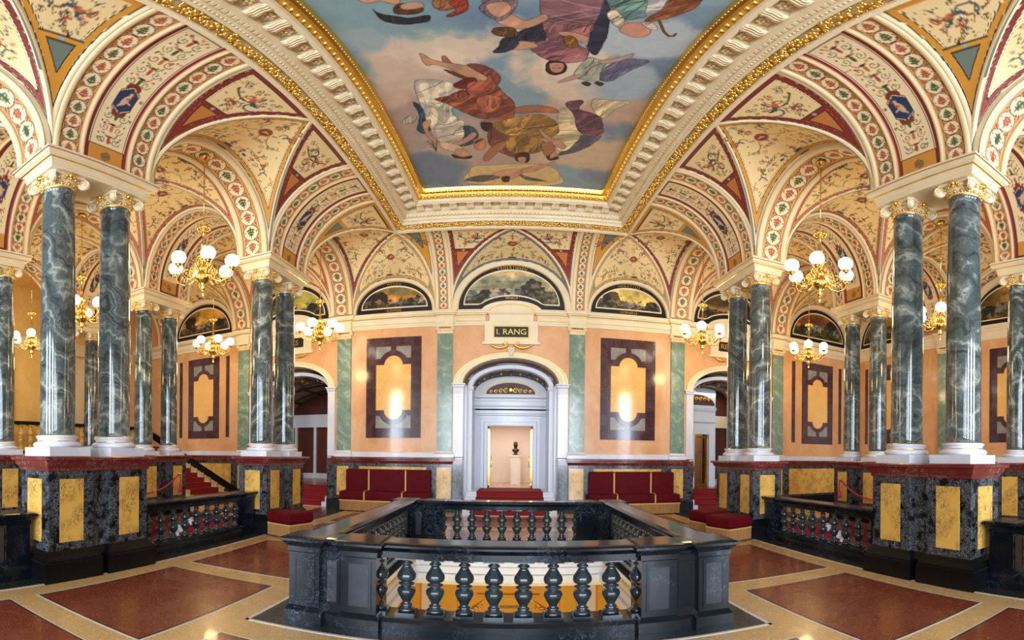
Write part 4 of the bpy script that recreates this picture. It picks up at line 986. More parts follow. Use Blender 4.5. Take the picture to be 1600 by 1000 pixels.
for (cx, a, h, bp, lb, tp, bt, sd, sky, land, glow) in (
    (0, 1.72, 1.62, True, 'central landscape lunette with pale sky and ruined tower, black frame', '· TROERINNEN ·', '· SENECA ·', 3, (150, 146, 112), (70, 66, 46), (212, 168, 110)),
    (-3.615, 1.31, 1.16, False, 'fiery sunset landscape lunette between the portal and the left corner pilaster', '· MEDEA ·', '· EURIPIDES ·', 4, (110, 100, 54), (58, 42, 22), (216, 128, 40)),
    (3.615, 1.31, 1.16, False, 'lunette of a horseman over a bright lake, between the portal and the right corner pilaster', '· HORATIUS ·', '· CORNEILLE ·', 6, (196, 168, 84), (60, 52, 28), (226, 196, 110)),
    (-7.2, 1.53, 1.50, True, 'green mountain landscape lunette above the left side arch', None, None, 8, (150, 150, 70), (56, 62, 30), (216, 186, 90)),
    (7.2, 1.53, 1.50, True, 'dark woodland lunette above the right side arch', None, None, 9, (80, 62, 30), (40, 32, 22), (150, 110, 46)),
    (-10.98, 1.50, 1.46, False, 'golden storm cloud lunette at the left end of the front wall', None, None, 10, (120, 84, 36), (50, 38, 24), (222, 164, 60)),
    (10.98, 1.50, 1.46, False, 'red evening landscape lunette at the right end of the front wall', None, None, 13, (120, 70, 34), (44, 52, 26), (196, 110, 50))):
    lunette(cx, a, h, bp, lb, tp, bt, sd, sky, land, glow)

# inlaid wall panels
def inlay(cx, w, z0, h, label, bars):
    t = thing('inlaid_wall_panel', label, 'wall panel', (cx, YW, z0), group='inlaid marble wall panels')
    b = MB(); b.box(-w, w, -.012, .01, 0, h); b.build('purple_frame', 'purple', t)
    yw = w * .63; zb, zt = .27 * h, .72 * h; r = w * .33; ro = w * .53; k1, k0 = .905 * h, .785 * h
    def body(e):
        top = [((r + e) * math.cos(PI * i / 16), zt + (r + e) * math.sin(PI * i / 16)) for i in range(17)]
        bot = [(-(r + e) * math.cos(PI * i / 16), zb - (r + e) * math.sin(PI * i / 16)) for i in range(17)]
        return [(yw + e, zb - e), (yw + e, zt + e)] + top + [(-yw - e, zt + e), (-yw - e, zb - e)] + bot
    b = MB(); b.prism(body(.022), -.015, -.005); b.build('red_outline', 'redm', t)
    b = MB(); b.prism(body(0), -.018, -.005); b.build('golden_field', 'yellowin', t)
    for sx in (-1, 1):
        for up in (1, -1):
            def corner(e):
                z_c = zt if up > 0 else zb; ka, kb_ = (k0, k1) if up > 0 else (h - k0, h - k1)
                dz = abs(ka - z_c); x_at = math.sqrt(max(0, ro ** 2 - dz ** 2)); pts = [(yw + e, ka - up * e), (yw + e, kb_ + up * e), (w * .10 - e, kb_ + up * e)]
                t1 = math.asin(min(1, dz / ro)); t2 = math.acos(w * .10 / ro)
                arc = [((ro - e) * math.cos(t1 + (t2 - t1) * i / 10), z_c + up * (ro - e) * math.sin(t1 + (t2 - t1) * i / 10)) for i in range(11)]
                return [(sx * p, q) for p, q in pts + arc[::-1]]
            b = MB(); b.prism(corner(.018), -.015, -.005); b.build('red_outline', 'redm', t)
            b = MB(); b.prism(corner(0), -.018, -.005); b.build('grey_corner', 'grey', t)
    for bx in bars: b = MB(); b.box(bx - .075, bx + .075, -.012, .01, .04, h - .04); b.build('purple_bar', 'purple', t)
    return t
for s in (-1, 1):
    inlay(s * 3.62, .885, 2.26, 3.22, f'tall inlaid panel, golden field in dark purple marble, above the {side(s)} sofa', [])
    inlay(s * 10.98, .76, 2.30, 3.15, f'inlaid panel flanked by purple bars at the {side(s)} end of the front wall', [-1.15, 1.15])

# central portal and side arches
def portal(cx, ai, hi, ao, ho, depth, label, coff):
    t = thing('arched_portal', label, 'portal', (cx, YW, 0))
    b = MB(); ring(0, SPR, ai, hi, ao - ai, ho - hi, -.06, .02, b); b.build('archivolt', 'cream', t)
    b = MB(); ring(0, SPR, ai + (ao - ai) * .55, hi + (ho - hi) * .55, .015, .012, -.067, -.05, b); ring(0, SPR, ai + (ao - ai) * .95, hi + (ho - hi) * .95, .012, .01, -.067, -.05, b); b.build('gilt_line', 'gold', t)
    for sg in (-1, 1):
        b = MB(); x0, x1 = sg * (ai - .02), sg * ao; b.box(x0, x1, -.05, .25, 1.66, SPR - .14); b.loft([(0, SPR - .14), (.03, SPR - .10), (.03, SPR - .06), (.06, SPR - .03), (.06, SPR)], min(x0, x1), max(x0, x1), -.05, .2); b.box(x0, x1, -.05, .25, 1.60, 1.68); b.build('jamb', 'white', t)
        b = MB(); b.box(x0 * .999, x1, -.054, .0, SPR - .36, SPR - .35); b.build('gilt_line', 'gold', t)
        b = MB(); b.box(x0, x1, -.07, .25, .3, 1.46); b.build('jamb_dado', 'dado', t); b = MB(); b.box(x0, x1, -.10, .25, 0, .3); b.build('jamb_base', 'blackst', t); b = MB(); b.box(x0, x1, -.11, .25, 1.46, 1.62); b.build('jamb_ledge', 'redm', t)
    for sg in (-1, 1): b = MB(); x0, x1 = sorted((sg * (ai - .10), sg * (ao - .02))); b.box(x0, x1, .255, .60, .0, SPR - .01); b.build('reveal', 'paint', t)
    # reveal with coffered barrel
    yb_ = depth; b = MB(); n_ = 24
    A1 = arch_pts(0, SPR, ai, hi, n_); b.strip(A1, arch_pts(0, SPR, ai + .1, hi + .1, n_), .25, .75); b.build('outer_soffit', 'taupe', t)
    b = MB(); a2, h2 = ai - .12, hi - .10; ring(0, SPR - .02, a2 - .12, h2 - .10, .14, .12, .55, .85, b)
    for sg in (-1, 1): b.box(sg * (a2 - .12), sg * (a2 + .04), .55, .85, .3, SPR - .02); b.loft([(0, SPR - .14), (.04, SPR - .08), (.04, SPR - .02)], *sorted((sg * (a2 - .12), sg * (a2 + .04))), .55, .85)
    b.build('inner_order', 'paint', t)
    b = MB(); b.strip(arch_pts(0, SPR - .05, a2 - .06, h2 - .06, n_), arch_pts(0, SPR - .05, a2 + .05, h2 + .04, n_), .85, depth); b.build('barrel_vault', coff[0], t)
    b = MB()
    for k_ in range(1, 6):
        th = PI * k_ / 6; p = (math.cos(th), math.sin(th)); q0 = ((a2 - .075) * p[0], SPR - .05 + (h2 - .075) * p[1])
        b.tube([(q0[0], .86, q0[1]), (q0[0], depth, q0[1])], .035, 6)
    for yy in (.95, (.85 + depth) / 2, depth - .08): b.tube([(x, yy, z) for x, z in arch_pts(0, SPR - .05, a2 - .07, h2 - .07, n_)], .03, 6)
    b.build('coffer_rib', coff[1], t)
    for k_ in range(6):
        th = PI * (k_ + .5) / 6
        for yy in ((.95 * .6 + .4 * depth), depth - .45): b = MB(); b.sphere(((a2 - .08) * math.cos(th), yy, SPR - .05 + (h2 - .08) * math.sin(th)), .05, 8, 5); b.build('gilt_boss', 'gold', t)
    return t
k = Nodes('taupe_coffer_stucco'); n_ = k.noise(k.pos(), 9, 4, .6); M['taupe'] = k.fin(k.mix(n_, lin((128, 110, 84)), lin((160, 142, 112))), .6)
M['darkwood'] = speck('dark_oak_rib', lin((52, 40, 32)), lin((90, 70, 50)), 10, 0, .02, .4)
pc_ = portal(0, 1.45, .80, 1.73, .97, 1.85, 'white and ivory central portal arch under the hanging name plate', ('taupe', 'darkwood'))
for s in (-1, 1): portal(s * 7.2, 1.41, .79, 1.64, .97, 2.4, f'white and ivory arch of the {side(s)} side passage', ('taupe', 'darkwood'))
# central recess: side walls and inner door wall
YI = YW + 1.85
t = thing('door_surround', 'white door surround with gilt tympanum at the back of the central portal', 'door surround', (0, YI, 0), kind='structure')
DX, DZ = .77, 2.76
b = MB(); b.box(-1.3, -DX, YI, YI + .2, .62, 4.9); b.box(DX, 1.3, YI, YI + .2, .62, 4.9); b.box(-DX, DX, YI, YI + .2, DZ, 4.9)
for sg in (-1, 1): b.box(sg * 1.21, sg * 1.4, YW + .8, YI + .2, 0, SPR); 
b.build('door_wall', 'paint', t, world=True)
b = MB()
for e, d in ((.02, .10), (.14, .06), (.26, .03)):
    b.strip([(-DX - e, .62), (-DX - e, DZ + e), (DX + e, DZ + e), (DX + e, .62)], [(-DX - e - .10, .62), (-DX - e - .10, DZ + e + .10), (DX + e + .10, DZ + e + .10), (DX + e + .10, .62)], YI - d, YI)
b.loft([(0, 3.10), (.03, 3.13), (.03, 3.16), (.07, 3.18), (.07, 3.22)], -1.12, 1.12, YI - .06, YI)
b.loft([(0, 3.42), (.02, 3.44), (.02, 3.60), (.04, 3.62), (.04, 3.72), (.06, 3.74)], -1.22, 1.22, YI - .04, YI)
b.build('door_frame', 'paint', t, world=True)
b = MB(); b.loft([(.021, 3.45), (.025, 3.455), (.021, 3.46)], -1.22, 1.22, YI - .045, YI, cap=False); b.loft([(.042, 3.70), (.048, 3.71), (.042, 3.72)], -1.22, 1.22, YI - .045, YI, cap=False); b.build('gilt_line', 'gold', t, world=True)
b = MB(); b.prism(arch_pts(0, 3.86, .84, .40, 20), YI - .02, YI + .01); ty = b.build('tympanum', 'brown', t, world=True)
b = MB()
for sg in (-1, 1):
    for q in range(4):
        cx_ = sg * (.16 + q * .17); rr_ = .10 - q * .014; b.tube([(cx_ + rr_ * (1 - i / 16 * .8) * math.cos(sg * i * .55), YI - .03, 3.98 - q * .012 + rr_ * (1 - i / 16 * .8) * math.sin(i * .55)) for i in range(17)], .016, 5)
b.sphere((0, YI - .03, 4.02), .10, 10, 6, (1, .4, 1.2)); b.build('gilt_scrolls', 'gold', t, world=True)
b = MB(); ring(0, 3.84, .88, .44, .12, .10, YI - .05, YI, b); b.build('tympanum_arch', 'cream', t, world=True)
for sg in (-1, 1):
    dl = thing('door_leaf', f'brass-framed glass door leaf folded open at the {side(sg)} of the central doorway', 'door', (sg * (DX - .03), YI + .02, .62), group='brass door leaves')
    b = MB(); b.box(-.02, .02, 0, .04, 0, 2.12); b.box(-.02, .02, .62, .66, 0, 2.12); b.box(-.02, .02, 0, .66, 0, .1); b.box(-.02, .02, 0, .66, 2.04, 2.12); b.build('door_frame', 'brass', dl)
    b = MB(); b.box(-.004, .004, .04, .62, .1, 2.04); b.build('glass_pane', 'glass', dl)
    b = MB(); 
    for q in (-1, 1): b.tube([(q * .02, .08, .72), (q * .09, .06, .74), (q * .09, .06, 1.10), (q * .02, .08, 1.12)], .012, 6)
    b.build('door_handle', 'brass', dl)
# stair steps in the portal with carpet
def flight(name, label, steps, x0, x1, cx0, cx1, clabel, axis='y'):
    """steps: list of (start, end, top)"""
    t = MB(); c = MB()
    for (p, q, z) in steps:
        if axis == 'y': t.box(x0, x1, p, q, z - .16, z); 
        else: t.box(p, q, x0, x1, z - .16, z)
    o = t.build(name, 'white'); tag(o, label, 'stairs', kind='thing')
    for i, (p, q, z) in enumerate(steps):
        f_ = p if True else q; th = .012
        if axis == 'y':
            s_ = 1 if q > p else -1; c.box(cx0, cx1, p - s_ * th, q, z, z + th); c.box(cx0, cx1, p - s_ * th, p, z - .14, z + th)
        else:
            s_ = 1 if q > p else -1; c.box(p - s_ * th, q, cx0, cx1, z, z + th); c.box(p - s_ * th, p, cx0, cx1, z - .14, z + th)
    o2 = c.build('stair_carpet', 'carpet'); tag(o2, clabel, 'carpet'); return o
flight('stairs', 'white marble steps rising into the central portal', [(12.95, 14.2, .155), (13.27, 14.2, .31), (13.59, 14.6, .465), (13.91, 15.72, .62)], -1.36, 1.36, -1.02, 1.02, 'red carpet on the steps of the central portal')
for s in (-1, 1):
    flight('stairs', f'white marble steps under the {side(s)} side arch', [(13.75, 14.6, .155), (14.05, 14.9, .31), (14.35, 14.8, .465), (14.65, 14.95, .612)], s * 7.2 - 1.38, s * 7.2 + 1.38, s * 7.2 - 1.15, s * 7.2 + 1.15, f'red carpet on the steps of the {side(s)} side arch')
# room behind the central door
b = MB(); b.box(-3, 3, 19.2, 19.3, .4, 5); b.box(-3, -2.9, YI + .2, 19.3, .4, 5); b.box(2.9, 3, YI + .2, 19.3, .4, 5); tag(b.build('wall_rear_room', 'pink'), 'pale pink wall of the room beyond the central door', 'wall', kind='structure')
b = MB(); b.box(-3, 3, YI, 19.3, 3.3, 3.35); tag(b.build('ceiling_rear_room', 'yellow'), 'ochre ceiling of the room beyond the central door', 'ceiling', kind='structure')
b = MB(); b.box(-3, 3, YI + .2, 19.2, .5, .618); b.box(-3, 3, 17.4, 18.05, .61, .63); tag(b.build('floor_rear_room', 'floor'), 'polished floor of the room beyond the central door', 'floor', kind='structure')
t = thing('portrait_bust', 'small dark bronze bust on a pink marble stele beyond the central door', 'bust', (.22, 18.3, 1.80 - .02))
b = MB(); b.lathe([(.12, 0), (.13, .03), (.07, .06), (.06, .12), (.13, .22), (.15, .30), (.07, .36), (.055, .42)], 14, hh=.7); b.sphere((0, 0, .40), .10, 12, 8, (.85, 1, 1.25)); b.sphere((0, -.10, .39), .02, 6, 4); b.sphere((0, .03, .45), .10, 10, 6, (.9, .9, .9)); b.build('bust', 'bronze', t)
t = thing('bust_stele', 'square pale marble stele carrying the bronze bust', 'pedestal', (.22, 18.3, .62)); b = MB(); b.box(-.2, .2, -.15, .15, 0, 1.10); b.box(-.23, .23, -.18, .18, 1.10, 1.16); b.build('stele_block', 'pink', t)
# passages behind the side arches
for s in (-1, 1):
    cx = s * 7.2
    b = MB(); b.box(cx - 3.0, cx - 2.9, YW + .85, 19.5, 0, 4.2); b.box(cx + 2.9, cx + 3, YW + .85, 19.5, 0, 4.2); b.box(cx - 3, cx + 3, 19.5, 19.6, 0, 6)
    tag(b.build(f'wall_passage_{side(s)}', 'brown'), f'red-brown wall of the {side(s)} side passage', 'wall', kind='structure')
    b = MB(); b.box(cx - 2.9, cx + 2.9, 14.96, 19.5, .5, .612); tag(b.build('floor_passage', 'rust'), f'polished floor of the {side(s)} side passage', 'floor', kind='structure')
    b = MB(); b.strip(arch_pts(cx, 3.6, 2.9, 1.1, 20), arch_pts(cx, 3.6, 3.0, 1.2, 20), YW + .86, 19.5); v_ = tag(b.build('ceiling_passage', 'taupe'), f'coffered barrel vault of the {side(s)} side passage', 'ceiling', kind='structure')
    b = MB()
    for k_ in range(1, 6):
        th = PI * k_ / 6; b.tube([(cx + 2.87 * math.cos(th), 14.6, 3.6 + 1.08 * math.sin(th)), (cx + 2.87 * math.cos(th), 19.5, 3.6 + 1.08 * math.sin(th))], .06, 6)
    for yy in (15.2, 16.4, 17.6, 18.8): b.tube([(x, yy, z) for x, z in arch_pts(cx, 3.6, 2.87, 1.08, 20)], .05, 6)
    tag(b.build('trim_passage', 'darkwood'), f'dark coffer ribs in the {side(s)} side passage', 'trim', kind='structure')
    if s < 0:
        b = MB()
        for x in (-9.9, -8.9, -7.9, -6.9, -5.9, -4.9): b.box(x - .06, x + .06, 19.4, 19.5, .6, 3.3)
        b.box(-10.2, -4.2, 19.38, 19.5, .6, .85); b.box(-10.2, -4.2, 19.36, 19.5, 3.0, 3.6); 
        for y in (15.4, 16.9, 18.4): b.box(-10.2, -10.08, y - .05, y + .05, .6, 3.3)
        b.box(-10.2, -10.06, 14.8, 19.5, 3.0, 3.6); b.box(-10.2, -10.06, 14.8, 19.5, .6, .85)
        tag(b.build('trim_passage', 'paint'), 'white battens and cornice on the brown panels of the left passage', 'trim', kind='structure')
    else:
        tt_ = thing('side_door_surround', 'white door surround with gilt tympanum in the right side passage', 'door surround', (7.2, 16.2, 0), kind='structure')
        x0, x1 = 6.94, 7.56; xr_ = 7.85
        b = MB(); vt = lambda x: 3.58 + 1.1 * math.sqrt(max(0, 1 - ((x - 7.2) / 2.9) ** 2)); X_ = np.linspace(4.4, xr_, 16)
        b.prism([(4.4, 2.66)] + [(float(x), vt(x)) for x in X_] + [(xr_, 2.66)], 16.2, 16.35); b.box(4.4, x0, 16.2, 16.35, .6, 2.66); b.box(x1, xr_, 16.2, 16.35, .6, 2.66)
        b.box(x0 - .16, x0, 16.15, 16.19, .6, 2.66); b.box(x1, x1 + .16, 16.15, 16.19, .6, 2.66); b.box(x0 - .16, x1 + .16, 16.15, 16.19, 2.66, 2.82)
        b.loft([(0, 3.10), (.05, 3.14), (.05, 3.2)], 5.6, 7.8, 16.14, 16.2); b.loft([(0, 3.55), (.03, 3.6), (.05, 3.7)], 5.6, 7.8, 16.14, 16.2); b.build('door_wall', 'paint', tt_, world=True)
        b = MB(); b.prism(arch_pts(7.0, 3.80, .80, .42, 16), 16.17, 16.2); b.build('tympanum', 'brown', tt_, world=True)
        b = MB()
        for q in range(-3, 4): b.tube([(7.0 + q * .18 + .09 * (1 - i / 14) * math.cos(i * .6), 16.15, 4.02 + .09 * (1 - i / 14) * math.sin(i * .6)) for i in range(14)], .018, 5)
        b.build('gilt_scrolls', 'gold', tt_, world=True)
        b = MB(); b.box(7.86, 10.0, 17.2, 17.3, .6, 4.6); tag(b.build('wall_passage_end', 'brown'), 'red-brown end wall beside the right side door', 'wall', kind='structure')
        b = MB(); b.box(7.86, 10.0, 17.1, 17.2, 3.0, 3.5); b.box(7.86, 10.0, 17.14, 17.2, .6, .85); tag(b.build('trim_passage', 'cream'), 'ivory cornice of the right passage end wall', 'trim', kind='structure')
        b = MB(); b.box(4.4, 8.2, 18.2, 18.3, .6, 3.6); tag(b.build('wall_side_room', 'peach'), 'peach wall seen through the right side door', 'wall', kind='structure')
        dl = thing('door_leaf', 'brass-framed glass door leaf ajar in the right side passage', 'door', (x1 - .05, 16.25, .62), .9, group='brass door leaves')
        b = MB(); b.box(-.02, .02, 0, .05, 0, 1.98); b.box(-.02, .02, .6, .66, 0, 1.98); b.box(-.02, .02, 0, .66, 0, .1); b.box(-.02, .02, 0, .66, 1.9, 1.98); b.build('door_frame', 'brass', dl)
        b = MB(); b.box(-.004, .004, .05, .6, .1, 1.9); b.build('glass_pane', 'glass', dl)
        b = MB(); b.tube([(-.03, .1, .8), (-.12, .1, .86), (-.12, .1, 1.12), (-.03, .1, 1.18)], .014, 6); b.tube([(.03, .1, .8), (.12, .1, .86), (.12, .1, 1.12), (.03, .1, 1.18)], .014, 6); b.build('door_handle', 'bronze', dl)
        ex = thing('fire_extinguisher', 'small red fire extinguisher on the wall of the right side arch', 'fire extinguisher', (6.80, 16.07, 1.0))
        b = MB(); b.lathe([(.07, 0), (.08, .02), (.08, .36), (.05, .42), (.025, .44)], 14); b.build('cylinder_body', 'extred', ex); b = MB(); b.lathe([(.02, .44), (.03, .46), (.03, .5)], 8); b.box(-.05, .05, -.012, .012, .49, .51); b.tube([(.03, 0, .48), (.1, 0, .42), (.09, 0, .2)], .01, 6); b.build('valve', 'black', ex)

# name plate over the central portal
t = thing('name_plate', 'ivory and gold cartouche with black plate reading I. RANG', 'sign', (0, YW, 5.15))
b = MB(); b.box(-.80, .80, -.10, 0, .02, .72); b.box(-.86, .86, -.11, 0, 0, .08); b.box(-.83, .83, -.11, 0, .64, .74); b.loft([(0, .74), (0, .94), (.03, .97), (.06, 1.0), (.06, 1.04)], -.66, .66, -.12, 0)
b.prism(arch_pts(0, 1.04, .92, .38, 20), -.13, 0); b.build('cartouche', 'cream', t)
b = MB(); b.strip(arch_pts(0, 1.06, .64, .22, 16), arch_pts(0, 1.06, .67, .25, 16), -.142, -.12); b.box(-.66, .66, -.142, -.12, 1.045, 1.06); b.strip([(-.53, .20), (.53, .20), (.53, .58), (-.53, .58)], [(-.56, .17), (.56, .17), (.56, .61), (-.56, .61)], -.115, -.095, closed=True); b.build('gilt_line', 'gold', t)
b = MB(); b.box(-.51, .51, -.112, -.09, .22, .56); b.build('black_plate', 'black', t)
text('I. RANG', .26, (0, -.118, .385), 'gold', t)
b = MB()
for sg in (-1, 1):
    b.tube([(sg * (.62 - i * .03), -.1, -.02 - .08 * math.sin(i / 17 * PI) - .03 * (i / 17)) for i in range(18)], [.022 + .022 * math.sin(i / 17 * PI) for i in range(18)], 7)
    b.tube([(sg * (.16 + .09 * (1 - i / 18) * math.cos(i * .5)), -.12, .0 + .09 * (1 - i / 18) * math.sin(i * .5)) for i in range(18)], .016, 6)
b.build('gilt_scrolls', 'gold', t)
b = MB(); b.prism([(-.10, -.12), (.10, -.12), (.06, -.36), (-.06, -.36)], -.14, 0); b.sphere((0, -.13, -.16), .07, 8, 6); b.tube([(-.04, -.15, -.1), (-.04, -.14, -.34)], .016, 5); b.tube([(.04, -.15, -.1), (.04, -.14, -.34)], .016, 5); b.build('keystone', 'cream', t)
for s in (-1, 1):
    t = thing('wall_cartouche', f'ivory and gold cartouche with black plate reading {"LINKS" if s < 0 else "RECHTS"}', 'sign', (s * 7.2, YW, 5.15), group='side arch cartouches')
    b = MB(); b.box(-.80, .80, -.10, 0, .02, .72); b.box(-.86, .86, -.11, 0, 0, .08); b.loft([(0, .74), (0, .94), (.03, .97), (.06, 1.0), (.06, 1.04)], -.66, .66, -.12, 0); b.prism(arch_pts(0, 1.04, .92, .38, 20), -.13, 0); b.build('cartouche', 'cream', t)
    b = MB(); b.box(-.51, .51, -.112, -.09, .22, .56); b.build('black_plate', 'black', t)
    text('LINKS' if s < 0 else 'RECHTS', .25, (0, -.118, .385), 'gold', t)
    b = MB()
    for sg in (-1, 1): b.tube([(sg * (.62 - i * .03), -.1, -.02 - .08 * math.sin(i / 17 * PI) - .03 * (i / 17)) for i in range(18)], [.022 + .022 * math.sin(i / 17 * PI) for i in range(18)], 7)
    b.build('gilt_scrolls', 'gold', t)

# ------------------------------------------------------------------ floor
HOLES = [(-1.62, 1.62, 4.40, 7.87), (-8.62, -5.85, 4.9, 10.25), (5.85, 8.62, 4.9, 10.25)]
xs = sorted({-15.2, 15.2} | {h[0] for h in HOLES} | {h[1] for h in HOLES}); ys = sorted({-9.0, YW + .05} | {h[2] for h in HOLES} | {h[3] for h in HOLES})
b = MB()
for x0, x1 in zip(xs, xs[1:]):
    for y0, y1 in zip(ys, ys[1:]):
        if any(h[0] <= (x0 + x1) / 2 <= h[1] and h[2] <= (y0 + y1) / 2 <= h[3] for h in HOLES): continue
        b.add([(x0, y0, 0), (x1, y0, 0), (x1, y1, 0), (x0, y1, 0)], [(0, 1, 2, 3)]); b.add([(x0, y0, -.3), (x1, y0, -.3), (x1, y1, -.3), (x0, y1, -.3)], [(3, 2, 1, 0)])
tag(b.build('floor', 'floor'), 'beige terrazzo floor of the hall', 'floor', kind='structure')
def slab(x0, x1, y0, y1, z, m, bb): bb.box(x0, x1, y0, y1, -.01, z); return bb
wl, bl, qd, bd = MB(), MB(), MB(), MB()
def quad(x0, x1, y0, y1, core, e=0.0):
    slab(x0 - .035, x1 + .035, y0 - .035, y1 + .035, .0015, None, wl); slab(x0 - .012, x1 + .012, y0 - .012, y1 + .012, .003, None, bl); slab(x0 + .008, x1 - .008, y0 + .008, y1 - .008, .0045, None, core)
for s in (-1, 1):
    for y0, y1 in ((-2.3, 0), (0.05, 2.30), (2.70, 4.95), (5.40, 7.72), (8.15, 10.35), (10.8, 12.6)):
        xa, xb = sorted((s * 2.86, s * 4.52)); quad(xa, xb, y0, y1, qd)
    xa, xb = sorted((s * 4.90, s * 5.95)); slab(xa, xb, -8, 13.6, .003, None, bd); xa, xb = sorted((s * 4.87, s * 4.91)); slab(xa, xb, -8, 13.4, .004, None, wl)
    for y0, y1 in ((10.6, 12.6),): xa, xb = sorted((s * 6.2, s * 8.4)); quad(xa, xb, y0, y1, qd)
quad(-2.42, 2.42, .9, 3.30, qd); quad(-2.42, 2.42, 8.95, 10.35, qd); quad(-2.42, 2.42, 10.8, 12.6, qd)
xa = 2.43; wl.box(-xa - .03, xa + .03, 3.78 - .03, 8.5 + .03, -.01, .0015); bd.box(-xa, xa, 3.78, 4.40, -.01, .003); bd.box(-xa, xa, 7.87, 8.5, -.01, .003); bd.box(-xa, -1.62, 4.4, 7.87, -.01, .003); bd.box(1.62, xa, 4.4, 7.87, -.01, .003)
wl2 = MB()
# keep the white strip from covering the open well
wl.v, wl.f, wl.sm = wl.v[:-8], wl.f[:-6], wl.sm[:-6]; wl.n -= 8
for (a0, a1, c0, c1) in ((-xa - .03, xa + .03, 3.75, 3.79), (-xa - .03, xa + .03, 8.49, 8.53), (-xa - .03, -xa + .01, 3.75, 8.53), (xa - .01, xa + .03, 3.75, 8.53)): wl.box(a0, a1, c0, c1, -.01, .004)
for bb, m, lb in ((wl, 'linew', 'thin white inlaid lines'), (bl, 'lineb', 'thin black inlaid lines'), (qd, 'rust', 'rust-red terrazzo fields'), (bd, 'border', 'black terrazzo borders')):
    tag(bb.build('floor_inlay', m), lb + ' set in the terrazzo floor', 'floor', kind='structure')

# ------------------------------------------------------------------ balustrades
BP = [(.095, 0, 1), (.095, .055, 1), (.075, .06, 0), (.082, .09, 0), (.070, .12, 0), (.050, .135, 0), (.050, .15, 0), (.060, .17, 0), (.045, .19, 0), (.036, .21, 0), (.045, .25, 0), (.068, .32, 0), (.084, .38, 0), (.088, .42, 0), (.078, .46, 0), (.048, .49, 0), (.045, .505, 0), (.074, .53, 0), (.074, .54, 0), (.045, .565, 0), (.048, .58, 0), (.080, .61, 0), (.090, .66, 0), (.084, .71, 0), (.062, .77, 0), (.042, .83, 0), (.036, .86, 0), (.055, .88, 0), (.055, .895, 0), (.036, .915, 0), (.04, .935, 0), (.07, .955, 0), (.09, .97, 0)]
def baluster_mesh(H, seg=20, k_=1.0):
    b = MB(); b.box(-.092 * k_, .092 * k_, -.092 * k_, .092 * k_, 0, .055 * H); b.lathe([(r * k_, z * H) for r, z, q in BP[2:]], seg); b.box(-.092 * k_, .092 * k_, -.092 * k_, .092 * k_, .965 * H, H); return b
RAIL = [(0, .75), (.01, .755), (.01, .815), (.02, .82), (.035, .835), (.055, .845), (.07, .86), (.08, .865), (.08, .885), (.06, .90), (.02, .905)]
def panel(b, x0, x1, z0, z1, y, d, plane='xz'):
    """raised frame round a sunk field on a pier face"""
    w = .03; b.strip([(x0, z0), (x1, z0), (x1, z1), (x0, z1)], [(x0 + w, z0 + w), (x1 - w, z0 + w), (x1 - w, z1 - w), (x0 + w, z1 - w)], min(y, y + d), max(y, y + d), plane, closed=True)
WX, Y0, Y1 = 2.06, 3.92, 8.35
T_ = .34   # thickness of the wall line
t = thing('balustrade', 'dark serpentine balustrade around the open stairwell in the middle of the hall', 'balustrade', (0, (Y0 + Y1) / 2, 0))
pl_ = MB(); fr = MB(); rl = MB()
def rect_ring(b, prof, ox, o0, o1, ix, i0, i1):
    """profile swept along the four straight walls of the well"""
    for (x0, x1, y0, y1) in ((-ox, ox, o0, i0), (-ox, ox, i1, o1), (-ox, -ix, i0, i1), (ix, ox, i0, i1)): b.loft(prof, x0, x1, y0, y1)
ox, oy0, oy1 = WX - .06, Y0 + .06, Y1 - .06
rect_ring(pl_, [(.03, 0), (.03, .13), (0, .165), (0, .18)], ox, oy0, oy1, ox - .28, oy0 + .28, oy1 - .28); pl_.build('plinth', 'bal', t, world=True)
rect_ring(rl, RAIL, ox - .03, oy0 + .03, oy1 - .03, ox - .25, oy0 + .25, oy1 - .25); rl.build('hand_rail', 'bal', t, world=True)
def pier(name, x0, x1, y0, y1, faces, mat, parent, z0=0.0):
    b = MB(); b.loft([(.035, z0), (.035, z0 + .15), (.02, z0 + .17), (.0, z0 + .20), (0, z0 + .75), (.012, z0 + .76), (.012, z0 + .81), (.02, z0 + .82), (.03, z0 + .835), (.045, z0 + .845), (.055, z0 + .86), (.07, z0 + .868), (.07, z0 + .89), (.055, z0 + .905), (.02, z0 + .912)], x0, x1, y0, y1)
    p = b.build(name, 'bal', parent, world=True)
    for f in faces:
        b = MB(); g = MB(); m = .045
        if f == '-y': panel(b, x0 + m, x1 - m, z0 + .24, z0 + .72, y0, -.008); g.box(x0 + m + .03, x1 - m - .03, y0 - .003, y0, z0 + .27, z0 + .69)
        if f == '+y': panel(b, x0 + m, x1 - m, z0 + .24, z0 + .72, y1, .008); g.box(x0 + m + .03, x1 - m - .03, y1, y1 + .003, z0 + .27, z0 + .69)
        if f == '-x': panel(b, y0 + m, y1 - m, z0 + .24, z0 + .72, x0, -.008, 'yz'); g.box(x0 - .003, x0, y0 + m + .03, y1 - m - .03, z0 + .27, z0 + .69)
        if f == '+x': panel(b, y0 + m, y1 - m, z0 + .24, z0 + .72, x1, .008, 'yz'); g.box(x1, x1 + .003, y0 + m + .03, y1 - m - .03, z0 + .27, z0 + .69)
        b.build('panel_frame', 'bal', p, world=True); g.build('sunk_panel', mat, p, world=True)
    return p
